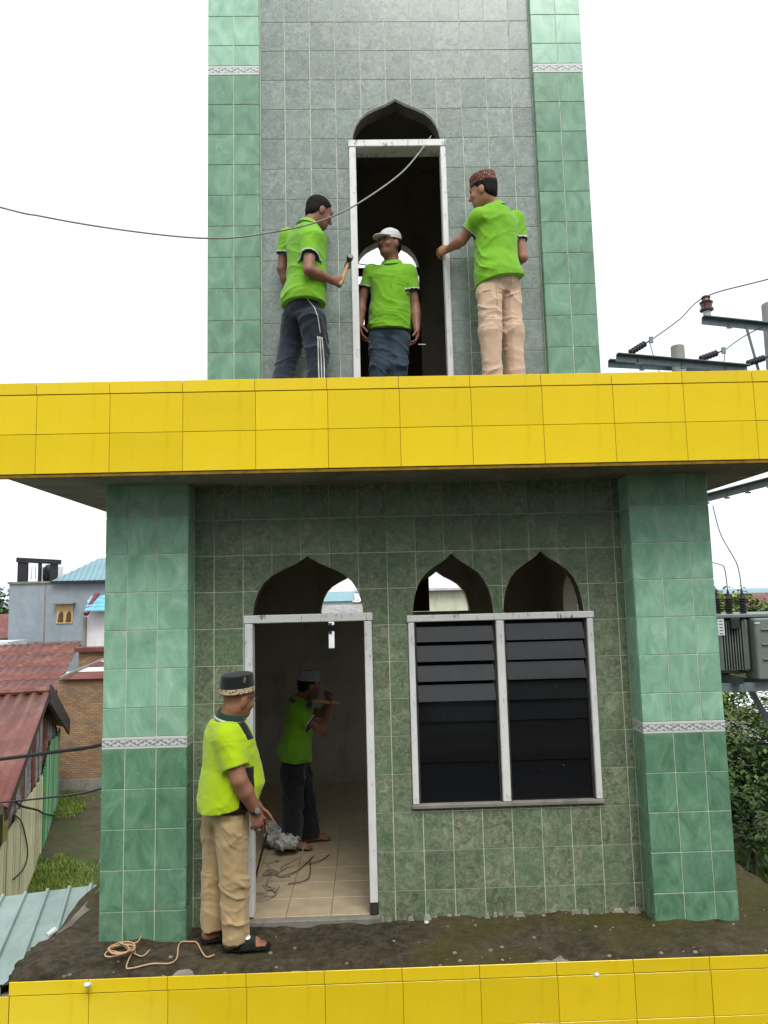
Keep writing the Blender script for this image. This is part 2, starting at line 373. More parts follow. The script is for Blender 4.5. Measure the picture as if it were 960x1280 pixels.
# side walls, back wall of the lower room with two onion arches
for x0, x1 in ((-.60, -.45), (3.15, 3.30)):
    mb = MB(); panel(mb, .365, 3.6, -.05, 2.93, x0, x1, [Opening(1.25, 1.95, .7, 1.97, 1.25, 1.95, .42), Opening(2.1, 2.8, .7, 1.97, 2.1, 2.8, .42)] if x0 > 0 else [])   # unseen arched openings added in the right wall to let light in
    mb.v = [(v[1], v[0], v[2]) for v in mb.v]; mb.build('side_wall', MAT['plaster'], mina)
BA1 = Opening(.62, .70, 1.35, 1.93, .507, 1.29, .47); BA2 = Opening(1.6, 1.61, 1.95, 1.93, 1.512, 2.249, .47)
class BackOps:
    def __init__(s, a): s.a = a
    def cuts(s): return s.a.cuts()
    def iv(s, x): return s.a.iv(x)
ARCHES = [Opening(0, 0, 1.93, 1.93, .507, 1.29, .47), Opening(0, 0, 1.93, 1.93, 1.512, 2.249, .47), Opening(.588, .66, 1.53, 1.73), Opening(.588, .66, 1.80, 1.915)]
bw = MB(); panel(bw, -.6, 3.3, -.05, 2.93, 3.6, 3.75, ARCHES); back_wall = bw.build('back_wall', MAT['plaster'], mina)
mb = MB(); mb.box(1.50, 1.785, 3.65, 3.68, 1.935, 2.45); mb.build('blocking_board', MAT['darkwood'], back_wall)
# room floor: slab and beige tiles
mb = MB(); mb.box(-.45, 3.15, .15, 3.6, -.05, .012); mb.box(.207, 1.086, .0035, .15, -.05, .012); room_floor = mb.build('room_floor', MAT['concrete'], mina)
for i in range(12):
    for j in range(12):
        x = -.42 + .298 * i; y = .012 + .298 * j
        if j == 0:
            if not (.10 < x + .15 < 1.2): continue
            x0, x1 = max(x, .212), min(x + .295, 1.081); 
            if x1 - x0 < .03: continue
        else: x0, x1 = x, x + .295
        whole = MB(); whole.cbox(x0, x1, y, y + .295, .013, .024, .002); whole.build('floor_tile', MAT['floor'], room_floor)
# door frame and threshold
dfr = empty('door_frame', (.646, .02, .03), parent=mina)
def frame_bar(parent, name, x0, x1, y0, y1, z0, z1, mat='paint', c=.005):
    mb = MB(); mb.cbox(x0, x1, y0, y1, z0, z1, c); return mb.build(name, MAT[mat], parent)
frame_bar(dfr, 'jamb', .210, .266, -.018, .09, .035, 1.944); frame_bar(dfr, 'jamb', 1.031, 1.084, -.018, .09, .10, 1.944)
frame_bar(dfr, 'lintel', .204, 1.090, -.020, .09, 1.946, 2.001)
frame_bar(dfr, 'threshold', .19, 1.10, -.05, .012, -.03, .02, 'concrete', .006)
frame_bar(dfr, 'jamb_foot', 1.03, 1.082, -.012, .07, .025, .098, 'frame_dark', .006)
# louvre window
lwn = empty('louvre_window', (1.976, .02, .69), parent=mina)
for x0, x1 in ((1.334, 1.376), (1.942, 1.997), (2.576, 2.618)): frame_bar(lwn, 'window_post', x0, x1, -.016, .08, .716, 1.926)
frame_bar(lwn, 'window_head', 1.326, 2.626, -.020, .08, 1.928, 1.974)
frame_bar(lwn, 'window_sill', 1.326, 2.626, -.024, .08, .688, .714, 'concrete', .004)
for ci, (x0, x1) in enumerate(((1.392, 1.926), (2.013, 2.560))):
    for s_ in (x0 - .008, x1 + .008): frame_bar(lwn, 'louvre_track', s_ - .007, s_ + .007, .01, .05, .716, 1.926, 'frame_dark', .002)
    zt = 1.926; n = 9; hh = (1.926 - .716) / n
    for k in range(n):
        zc = zt - hh * (k + .5); tilt = (R(19), R(20), R(21), R(20), R(7.5), R(2.5), R(2), R(1.6), R(1.8))[k] if ci == 0 else (R(16), R(15.3), R(16.3), R(15), R(2.2), R(1.5), R(1.8), R(1.5), R(1.2))[k]
        tilt += R(random.uniform(-.7, .7)); H = hh * (.5 + .06)
        mb = MB(); mb.cbox(x0, x1, -.003, .003, -H, H, .001)
        o = mb.build('glass_slat', MAT['glass'], lwn, loc=(0, 0, 0)); o.location = Vector(((x0 * 0), .03, zc)) - WLOC[lwn] + Vector((0, .004 * (k % 2) if tilt < R(8) else 0, 0)); o.rotation_euler = (-tilt, 0, 0)
# ledges (two slabs with yellow fascia tiles)
def ledge(name, x0, x1, y0, y1, z0, z1, xl, zr, cap, sides=True):
    s = MB(); s.box(x0, x1, y0, y1, z0, z1); p = s.build(name, MAT['soffit'], mina)
    g = MB(); g.box(x0 - .006, x1 + .006, y0 - .006, y0 - .0005, z0 + .014, z1 - .004); g.build('joint_bed', MAT['joint'], p)
    for a, b in zip(xl[:-1], xl[1:]):
        for lo, hi in zip(zr[:-1], zr[1:]):
            whole_tile('fascia_tile', b - a - .0028, hi - lo - .0028, MAT['yellow'], (a + b) / 2, y0 - .0085, (lo + hi) / 2, p, jit=.0022)
        lo, hi = cap; whole_tile('fascia_cap_tile', b - a - .003, hi - lo - .003, MAT['yellow'], (a + b) / 2 - .004, y0 - .0105, (lo + hi) / 2, p, jit=.002)
    # side faces
    yl = [y0 - .004 + .45 * k for k in range(int((y1 - y0) / .45) + 1)] + [y1]
    for sx, off in (((x0, -.009), (x1, .009)) if sides else ()):
        for a, b in zip(yl[:-1], yl[1:]):
            if b - a < .05: continue
            for lo, hi in list(zip(zr[:-1], zr[1:])) + [cap]:
                whole_tile('fascia_tile', b - a - .0035, hi - lo - .0035, MAT['yellow'], sx + off, (a + b) / 2, (lo + hi) / 2, p, 'x')
    return p
XU = [-1.195] + [-.9635 + .45 * k for k in range(11)] + [3.85]
up_ledge = ledge('upper_ledge', -1.19, 3.845, -.633, 4.2, 2.9, 3.47, XU, [2.905, 3.153, 3.402], (3.404, 3.482))
e_ = MB(); e_.box(-1.199, 3.854, -.640, -.60, 2.884, 2.901); e_.build('drip_edge', MAT['joint'], up_ledge)
XL = [-1.035 + .45 * k for k in range(11)] + [3.85]
low_ledge = ledge('lower_ledge', -1.03, 3.845, -.600, 4.2, -.60, -.04, XL, [-.60, -.358, -.108], (-.106, -.031), False)
mb = MB(); mb.box(-1.42, -1.045, -.594, -.50, -.60, -.112); mb.build('ledge_end', MAT['concrete'], low_ledge)
for lo, hi in ((-.60, -.358), (-.358, -.108)): whole_tile('fascia_tile', .38, hi - lo - .0035, MAT['yellow'], -1.228, -.6085, (lo + hi) / 2, low_ledge)
mb = MB(); mb.box(-.62, 3.34, -.15, 3.7, -3.5, -.62); mb.build('ground_storey', MAT['ptile'], mina)
# upper storey
YU, YUP = .2875, .234
UDOOR = Opening(.988, 1.750, 3.40, 5.67, 1.015, 1.715, .36)
uw = MB(); panel(uw, .25, 2.5, 3.40, 8.6, YU + .03, YU + .155, [UDOOR]); upper_wall = uw.build('upper_wall', MAT['core'], mina)
gb = MB(); panel(gb, .25, 2.5, 3.40, 8.6, YU + .0035, YU + .03, [UDOOR]); gb.build('grout_bed', MAT['grout'], upper_wall)
uzl = [3.475] + [3.693 + .25 * k for k in range(14)]
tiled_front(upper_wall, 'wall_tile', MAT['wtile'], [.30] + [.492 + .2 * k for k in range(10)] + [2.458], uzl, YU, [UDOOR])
hi = MB()
for k in range(11):
    for j in range(6):
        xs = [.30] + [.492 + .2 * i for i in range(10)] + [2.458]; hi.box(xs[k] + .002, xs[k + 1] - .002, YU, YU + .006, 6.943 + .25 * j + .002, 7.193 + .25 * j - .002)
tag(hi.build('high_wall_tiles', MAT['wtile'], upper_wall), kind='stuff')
upz = [3.475, 3.703, 3.953, 4.203, 4.453, 4.703, 4.953, 5.203, 5.453, 5.703, 5.953, 6.203, 6.280, 6.453, 6.703, 6.953, 7.203]
for x0, xs in ((-.102, 1), (2.46, -1)):
    xl = [x0, x0 + .2, x0 + .4]
    pillar(x0, x0 + .4, YUP, 3.40, 8.6, xl, upz, (6.203, 6.280), [(x0 + .397 if xs > 0 else x0 + .003, [YUP + .006, YU - .002])], 1, 'upper_pillar')
for sx, sg in ((-.102, -1), (2.86, 1)):      # outer flanks of the upper pillars, never seen square on
    for lo_, hi_, mm in ((3.475, 6.203, 'ptile'), (6.280, 8.5, 'ptile_light')):
        mb = MB(); z = lo_
        while z < hi_ - .03:
            z2 = min(z + .25, hi_)
            for ya, yb in ((YUP + .006, YUP + .2), (YUP + .2, YUP + .4), (YUP + .4, YUP + .55)): mb.box(min(sx, sx - sg * .005), max(sx, sx - sg * .005), ya + .002, yb - .002, z + .002, z2 - .002)
            z = z2
        tag(mb.build('flank_tiles', MAT[mm], mina), kind='stuff')
for x0 in (-.095, 2.72):
    mb = MB(); mb.box(x0, x0 + .13, YUP + .556, 2.8, 3.40, 8.6); mb.build('side_wall', MAT['plaster'], mina)
bw = MB(); UB = Opening(1.0, 1.72, 4.3, 5.74, 1.0, 1.72, .42); panel(bw, -.095, 2.85, 3.40, 8.6, 2.8, 2.95, [UB]); ubw = bw.build('back_wall', MAT['plaster'], mina)
zb = 4.28; k = 0
while zb < 5.75:      # horizontal boards across the far opening
    hgt = .095; mb = MB(); gap = .0
    if abs(zb - 5.70) < .05: pass
    lx = 1.09 if k in (9, 11, 14) else 1.0
    mb.box(lx, 1.72 if k != 14 else 1.66, 2.84, 2.862, zb, zb + hgt - .001); mb.build('board', MAT['darkwood'], ubw); zb += hgt + .0005; k += 1
mb = MB(); mb.box(.05, 2.7, .46, 2.8, 6.9, 7.0); mb.build('room_ceiling', MAT['plaster'], mina)
mb = MB(); mb.box(-.1, 2.86, .27, 2.95, 8.6, 8.72); mb.build('tower_top', MAT['soffit'], mina)
udf = empty('door_frame', (1.369, .3, 3.5), parent=mina)
frame_bar(udf, 'jamb', .989, 1.043, YU - .02, YU + .08, 3.476, 5.612); frame_bar(udf, 'jamb', 1.706, 1.749, YU - .02, YU + .08, 3.476, 5.612)
frame_bar(udf, 'lintel', .984, 1.754, YU - .022, YU + .13, 5.614, 5.672)
# soil on the lower ledge
def heights(x, y):
    h = .012 * math.sin(3.1 * x + 1.3) * math.sin(5 * y + .4) + .008 * math.sin(9 * x + 2 * y) + .006 * math.sin(17 * x - 11 * y) + .004 * math.sin(31 * x + 23 * y)
    if y < -.5: h -= (-.5 - y) * .18
    if x < -.95: h -= (-.95 - x) * .35
    return h
sm = MB(); nx, ny = 150, 60; gx = np.linspace(-1.10, 3.90, nx); gy = np.concatenate([np.linspace(-.607, .0, 26), np.linspace(.03, 4.19, ny - 26)])
vs = [(x + (random.uniform(-.012, .012) + .02 * math.sin(7 * y) if i in (0, nx - 1) else 0), y, heights(x, y) - .012 + random.uniform(-.003, .003)) for y in gy for i, x in enumerate(gx)]
fs = [(j * nx + i, j * nx + i + 1, (j + 1) * nx + i + 1, (j + 1) * nx + i) for j in range(ny - 1) for i in range(nx - 1)]
b0 = len(vs); per = [i for i in range(nx)]
vs += [(gx[i], gy[0], -.045) for i in range(nx)]; fs += [(b0 + i, b0 + i + 1, i + 1, i) for i in range(nx - 1)]
for col in (0, nx - 1):
    c0 = len(vs); vs += [(gx[col] + random.uniform(-.02, .02), gy[j], -.30) for j in range(ny)]; fs += [(c0 + j, c0 + j + 1, (j + 1) * nx + col, j * nx + col) for j in range(ny - 1)]
# keep the soil out of the room
fs = [f for f in fs if not all(-.40 < vs[i][0] < 3.1 and .06 < vs[i][1] < 3.55 for i in f)]
sm.add(vs, fs); soil = sm.build('roof_soil', MAT['soil'], smooth=True); tag(soil, kind='structure')
# ------------------------------------------------------------------ people (implicit surfaces turned into one continuous mesh per body / garment)
def nrm(v): v = np.array(v, float); return v / (np.linalg.norm(v) + 1e-12)
class SDF:
    def __init__(s, lo, hi, h):
        s.h = h; s.lo = np.array(lo, float); n = np.ceil((np.array(hi) - s.lo) / h).astype(int) + 1; s.n = n
        s.ax = [(s.lo[i] + h * np.arange(n[i])).astype(np.float32) for i in range(3)]; s.D = np.full(n, 1.0, np.float32)
    def region(s, lo, hi, pad):
        sl = []
        for i in range(3):
            a = max(0, int((lo[i] - pad - s.lo[i]) / s.h)); b = min(s.n[i], int((hi[i] + pad - s.lo[i]) / s.h) + 2); sl.append(slice(a, max(a, b)))
        g = [s.ax[0][sl[0]][:, None, None], s.ax[1][sl[1]][None, :, None], s.ax[2][sl[2]][None, None, :]]
        return tuple(sl), g
    def union(s, sl, d, k):
        o = s.D[sl]
        if k > 0:
            hh = np.maximum(k - np.abs(o - d), 0) / k; s.D[sl] = np.minimum(o, d) - hh * hh * k * .25
        else: s.D[sl] = np.minimum(o, d)
    def cap(s, a, b, ra, rb, k=.02, cut=None, sub=False):
        a = np.array(a, float); b = np.array(b, float); pad = max(ra, rb) + .06
        sl, (X, Y, Z) = s.region(np.minimum(a, b), np.maximum(a, b), pad); d = b - a; L2 = d @ d + 1e-9
        t = np.clip(((X - a[0]) * d[0] + (Y - a[1]) * d[1] + (Z - a[2]) * d[2]) / L2, 0, 1)
        q = np.sqrt((X - a[0] - t * d[0]) ** 2 + (Y - a[1] - t * d[1]) ** 2 + (Z - a[2] - t * d[2]) ** 2) - (ra + (rb - ra) * t)
        if cut:
            for p, n in cut: q = np.maximum(q, (X - p[0]) * n[0] + (Y - p[1]) * n[1] + (Z - p[2]) * n[2])
        if sub: s.D[sl] = np.maximum(s.D[sl], -q)
        else: s.union(sl, q, k)
    def ell(s, c, rad, A, k=.02, cut=None, sub=False):
        c = np.array(c, float); pad = max(rad) + .06; sl, (X, Y, Z) = s.region(c, c, pad); q = 0
        for i in range(3): q = q + (((X - c[0]) * A[i][0] + (Y - c[1]) * A[i][1] + (Z - c[2]) * A[i][2]) / rad[i]) ** 2
        q = np.sqrt(q); d = (q - 1) * (min(rad) * .6 + .4 * (sum(rad) / 3))
        if cut:
            for p, n in cut: d = np.maximum(d, (X - p[0]) * n[0] + (Y - p[1]) * n[1] + (Z - p[2]) * n[2])
        if sub: s.D[sl] = np.maximum(s.D[sl], -d)
        else: s.union(sl, d, k)
    def loft(s, a, b, r0, r1, table, k=.02, t0=0., t1=1., grow=0., p=2.3):
        """elliptic sections along a->b; r0/r1 lateral vectors at both ends; table rows (t, lateral radius, depth radius, forward offset)"""
        a = np.array(a, float); b = np.array(b, float); d = b - a; Ln = np.linalg.norm(d); u = d / Ln; T = np.array(table)
        sl, (X, Y, Z) = s.region(np.minimum(a, b), np.maximum(a, b), T[:, 1].max() + T[:, 2].max() + .12)
        t = ((X - a[0]) * u[0] + (Y - a[1]) * u[1] + (Z - a[2]) * u[2]) / Ln; tc = np.clip(t, t0, t1)
        tt = np.clip(t, 0, 1); r0 = nrm(r0); r1 = nrm(r1)
        r = [r0[i] * (1 - tt) + r1[i] * tt for i in range(3)]; m = np.sqrt(r[0] ** 2 + r[1] ** 2 + r[2] ** 2); r = [q / m for q in r]
        ox, oy, oz = X - a[0] - u[0] * t * Ln, Y - a[1] - u[1] * t * Ln, Z - a[2] - u[2] * t * Ln
        f = [u[1] * r[2] - u[2] * r[1], u[2] * r[0] - u[0] * r[2], u[0] * r[1] - u[1] * r[0]]
        la = np.interp(tc, T[:, 0], T[:, 1]) + grow; de = np.interp(tc, T[:, 0], T[:, 2]) + grow; of = np.interp(tc, T[:, 0], T[:, 3])
        x = ox * r[0] + oy * r[1] + oz * r[2]; y = ox * f[0] + oy * f[1] + oz * f[2] - of
        q = (np.abs(x / la) ** p + np.abs(y / de) ** p) ** (1 / p); dd = (q - 1) * (la * .35 + de * .65)
        ez = np.maximum(np.maximum(t0 - t, t - t1) * Ln, -1); dd = np.where(ez > 0, np.sqrt(np.maximum(dd, 0) ** 2 + ez ** 2), np.maximum(dd, ez))
        s.union(sl, dd.astype(np.float32), k)
    def halfspace(s, p, n):
        X, Y, Z = s.ax[0][:, None, None], s.ax[1][None, :, None], s.ax[2][None, None, :]
        s.D = np.maximum(s.D, ((X - p[0]) * n[0] + (Y - p[1]) * n[1] + (Z - p[2]) * n[2]).astype(np.float32))
    def displace(s, fn):
        i, j, k = np.nonzero(np.abs(s.D) < .05); s.D[i, j, k] += fn(s.ax[0][i], s.ax[1][j], s.ax[2][k]).astype(np.float32)
    def mesh(s):
        D = s.D; I = D < 0; n = s.n
        c = I[:-1, :-1, :-1].astype(np.int8)
        tot = sum(I[i:n[0] - 1 + i, j:n[1] - 1 + j, k:n[2] - 1 + k].astype(np.int8) for i in (0, 1) for j in (0, 1) for k in (0, 1))
        act = np.argwhere((tot > 0) & (tot < 8)); idx = np.full(np.array(n) - 1, -1, np.int64); idx[act[:, 0], act[:, 1], act[:, 2]] = np.arange(len(act))
        off = np.array([(i, j, k) for i in (0, 1) for j in (0, 1) for k in (0, 1)]); val = np.stack([D[act[:, 0] + o[0], act[:, 1] + o[1], act[:, 2] + o[2]] for o in off], 1)
        pos = np.zeros((len(act), 3)); cnt = np.zeros(len(act))
        for a in range(8):
            for b in range(a + 1, 8):
                if np.abs(off[a] - off[b]).sum() != 1: continue
                va, vb = val[:, a], val[:, b]; m = (va < 0) != (vb < 0); t = np.where(m, va / np.where(m, va - vb, 1), 0)
                pos += np.where(m[:, None], off[a] + t[:, None] * (off[b] - off[a]), 0); cnt += m
        V = s.lo + (act + pos / cnt[:, None]) * s.h; Fs = []
        for ax in range(3):
            sl0 = [slice(None)] * 3; sl1 = [slice(None)] * 3; sl0[ax] = slice(0, -1); sl1[ax] = slice(1, None)
            A, B = I[tuple(sl0)], I[tuple(sl1)]; e = np.argwhere(A != B); b_, c_ = [q for q in range(3) if q != ax]
            ok = (e[:, b_] > 0) & (e[:, c_] > 0) & (e[:, b_] < n[b_] - 1) & (e[:, c_] < n[c_] - 1); e = e[ok]; ins = A[e[:, 0], e[:, 1], e[:, 2]]
            def at(db, dc):
                q = e.copy(); q[:, b_] -= db; q[:, c_] -= dc; return idx[q[:, 0], q[:, 1], q[:, 2]]
            quad = np.stack([at(0, 0), at(1, 0), at(1, 1), at(0, 1)], 1); flip = ins if ax != 1 else ~ins
            quad[flip] = quad[flip][:, ::-1]; Fs.append(quad)
        Fq = np.concatenate(Fs); Fq = Fq[(Fq >= 0).all(1)][:, ::-1]
        return V, Fq
def sdf_object(s, name, mats, parent=None, loc=None, region=None, smooth_it=1):
    V, Fq = s.mesh()
    for _ in range(smooth_it):       # light Laplacian pass
        acc = np.zeros_like(V); cn = np.zeros(len(V))
        for a in range(4):
            b = (a + 1) % 4; np.add.at(acc, Fq[:, a], V[Fq[:, b]]); np.add.at(acc, Fq[:, b], V[Fq[:, a]]); np.add.at(cn, Fq[:, a], 1); np.add.at(cn, Fq[:, b], 1)
        V = .5 * V + .5 * acc / np.maximum(cn, 1)[:, None]
    if loc is None: loc = V.mean(0)
    me = bpy.data.meshes.new(name); me.vertices.add(len(V)); me.vertices.foreach_set('co', (V - np.array(loc)).astype(np.float32).ravel())
    me.loops.add(len(Fq) * 4); me.loops.foreach_set('vertex_index', Fq.astype(np.int32).ravel()); me.polygons.add(len(Fq)); me.polygons.foreach_set('loop_start', (np.arange(len(Fq)) * 4).astype(np.int32))
    me.polygons.foreach_set('use_smooth', np.ones(len(Fq), bool))
    for m in mats: me.materials.append(m)
    if region is not None: me.polygons.foreach_set('material_index', region(V[Fq].mean(1)).astype(np.int32))
    me.update(); me.validate()
    return link(bpy.data.objects.new(name, me), name, loc, parent)
def cloth_mat(name, c, rough=.85, weave=420, sheen=.2):
    t = NT(name, rough, .25); v = t.coord(); n = t.noise(v, 5, 4); d = tuple(x * .86 for x in c[:3]) + (1,); t.col(t.ramp(n, [(.3, d), (.7, c)]))
    t.b.inputs['Sheen Weight'].default_value = sheen; t.bump(t.noise(v, weave, 2), .12, .002); return t.m
def skin_mat(name, c):
    t = NT(name, .55, .4); v = t.coord(); n = t.noise(v, 9, 4); d = tuple(x * .78 for x in c[:3]) + (1,); t.col(t.ramp(n, [(.3, d), (.72, c)]))
    t.b.inputs['Subsurface Weight'].default_value = .08; t.b.inputs['Subsurface Radius'].default_value = (.01, .004, .002); t.bump(t.noise(v, 160, 3), .1, .002); return t.m
MAT['green_shirt'] = cloth_mat('green_polo_cloth', lin(118, 178, 34)); MAT['lime_shirt'] = cloth_mat('lime_polo_cloth', lin(170, 198, 14))
MAT['navy'] = cloth_mat('navy_tracksuit_cloth', lin(38, 46, 58)); MAT['khaki'] = cloth_mat('khaki_twill', lin(176, 150, 110)); MAT['beige'] = cloth_mat('beige_twill', lin(206, 176, 150))
MAT['jeans'] = cloth_mat('dark_denim', lin(48, 66, 78)); MAT['dark_trim'] = cloth_mat('dark_green_trim', lin(22, 50, 40)); MAT['white_trim'] = cloth_mat('white_trim', lin(210, 216, 205)); MAT['blackcloth'] = cloth_mat('black_cloth', lin(18, 20, 22))
MAT['darktrouser'] = cloth_mat('black_trouser_cloth', lin(34, 36, 44))
MAT['skin1'] = skin_mat('brown_skin', lin(150, 104, 80)); MAT['skin2'] = skin_mat('dark_brown_skin', lin(142, 98, 78)); MAT['skin3'] = skin_mat('light_brown_skin', lin(172, 122, 98))
MAT['hair'] = simple('black_hair', lin(16, 15, 15), .75, .2, .4, 90, .4); MAT['eye'] = simple('eye_dark', lin(30, 22, 20), .3, .5, .2, 30); MAT['lip'] = simple('lip', lin(112, 66, 58), .5, .4, .15, 40)
MAT['leather'] = simple('brown_leather', lin(70, 44, 30), .5, .4, .3, 30, .2); MAT['rubber'] = simple('black_rubber', lin(28, 27, 26), .7, .3, .3, 30, .2)
MAT['steel'] = simple('worn_steel', lin(88, 88, 88), .4, .5, .3, 30, .1, .8); MAT['handle_wood'] = wood_mat('hammer_handle_wood', lin(176, 132, 88), lin(206, 164, 118)); MAT['silver'] = simple('silver_disc', lin(170, 170, 168), .35, .5, .2, 40, 0, .8)
def motif_mat(name, base, ink, s, thr=.5):
    t = NT(name, .8, .3); v = t.coord(); o = t.n('TexVoronoi'); t.l(v, o.inputs['Vector']); o.inputs['Scale'].default_value = s
    t.col(t.mix(t.ramp(o.outputs['Distance'], [(thr - .04, black(1)), (thr + .04, black(0))]), base, ink)); return t.m
MAT['peci_red'] = motif_mat('maroon_songket', lin(88, 46, 42), lin(172, 144, 116), 80, .30); MAT['peci_band'] = motif_mat('songket_band', lin(196, 176, 140), lin(46, 36, 28), 75, .36); MAT['cap_white'] = simple('white_cap_cloth', lin(206, 206, 206), .85, .2, .08, 20)
MAT['cap_knit'] = motif_mat('grey_knit', lin(150, 152, 156), lin(70, 72, 78), 130, .30)
def finger_chain(s, base, d, n, curl, lens, rad, k=.006):
    p = np.array(base, float); th = 0; out = []
    for i, Ln in enumerate(lens):
        th += curl * (1, 1.15, .8)[i]; dd = d * math.cos(th) + n * math.sin(th); q = p + dd * Ln; s.cap(p, q, rad * (1 - .08 * i), rad * (.93 - .1 * i), k); p = q
    return p
def hand(s, wr, d, n, thumb, curl=.35, sc=1.0):
    """wrist, direction, palm normal (fingers curl towards it), thumb side vector"""
    d = nrm(d); n = nrm(n - d * (np.array(n) @ d)); sd_ = nrm(np.array(thumb) - d * (np.array(thumb) @ d) - n * (np.array(thumb) @ n))
    s.ell(wr + d * .045 * sc, (.05 * sc, .039 * sc, .0175 * sc), (d, sd_, n), .018)
    for i, (Ls, c2) in enumerate((((.043, .026, .021), 0), ((.047, .030, .023), .05), ((.043, .028, .022), .1), ((.034, .021, .019), .18))):
        finger_chain(s, wr + (d * (.083 - .005 * abs(i - 1)) + sd_ * (.0305 - .0205 * i)) * sc, nrm(d + sd_ * (.07 - .05 * i)), n, curl + c2 * curl, [q * sc for q in Ls], .0079 * sc, .003)
    tb = wr + (d * .028 + sd_ * .028 + n * .004) * sc; td = nrm(d * .62 + sd_ * .72 + n * .25)
    finger_chain(s, tb, td, nrm(d * .6 - sd_ * .5 + n * .5), curl * .55, [.036 * sc, .03 * sc, .024 * sc], .0105 * sc)
TORSO = [(0, .095, .08, 0), (.08, .132, .098, -.012), (.2, .146, .108, -.014), (.42, .134, .094, .0), (.68, .154, .106, .0), (.82, .160, .100, -.008), (.92, .114, .08, -.015), (1, .060, .060, -.01)]
FATT = [(0, .105, .095, 0), (.08, .16, .13, -.015), (.2, .170, .148, -.004), (.36, .172, .172, .026), (.5, .172, .168, .022), (.68, .182, .145, .002), (.82, .178, .125, -.012), (.92, .135, .098, -.02), (1, .075, .075, -.012)]
_lat = np.random.RandomState(3).rand(32, 32, 32).astype(np.float32)
def vnoise(x, y, z):
    x, y, z = np.broadcast_arrays(x.astype(np.float32), y.astype(np.float32), z.astype(np.float32)); i, j, k = np.floor(x).astype(np.int32), np.floor(y).astype(np.int32), np.floor(z).astype(np.int32)
    fx, fy, fz = x - i, y - j, z - k; fx, fy, fz = [f * f * (3 - 2 * f) for f in (fx, fy, fz)]; i, j, k = i & 31, j & 31, k & 31; i1, j1, k1 = (i + 1) & 31, (j + 1) & 31, (k + 1) & 31; q = _lat
    a = q[i, j, k] * (1 - fx) + q[i1, j, k] * fx; b = q[i, j1, k] * (1 - fx) + q[i1, j1, k] * fx; c = q[i, j, k1] * (1 - fx) + q[i1, j, k1] * fx; d = q[i, j1, k1] * (1 - fx) + q[i1, j1, k1] * fx
    return (a * (1 - fy) + b * fy) * (1 - fz) + (c * (1 - fy) + d * fy) * fz
def creases(X, Y, Z, n, seed, across=15., along=4.):
    """irregular sharp folds whose ridges run perpendicular to n"""
    n = nrm(n); g = X * n[0] + Y * n[1] + Z * n[2]; o = seed * 7.3
    w1 = vnoise(X * 5 + o, Y * 5, Z * 5 + o); u = across * g + 2.2 * w1
    r1 = 1 - np.abs(2 * vnoise(X * along + o, Y * along + o, u + o) - 1); r2 = 1 - np.abs(2 * vnoise(X * along * 2.3 - o, Y * along * 2.3, u * 2.1 + o) - 1)
    return (r1 ** 5 + .5 * r2 ** 4) * (.3 + 1.2 * w1)
def waves(comps):
    def fn(X, Y, Z):
        o = 0
        for A, k, ph, wk, wa in comps: o = o + A * np.sin(X * k[0] + Y * k[1] + Z * k[2] + ph + wa * np.sin(X * wk[0] + Y * wk[1] + Z * wk[2]))
        return o
    return fn
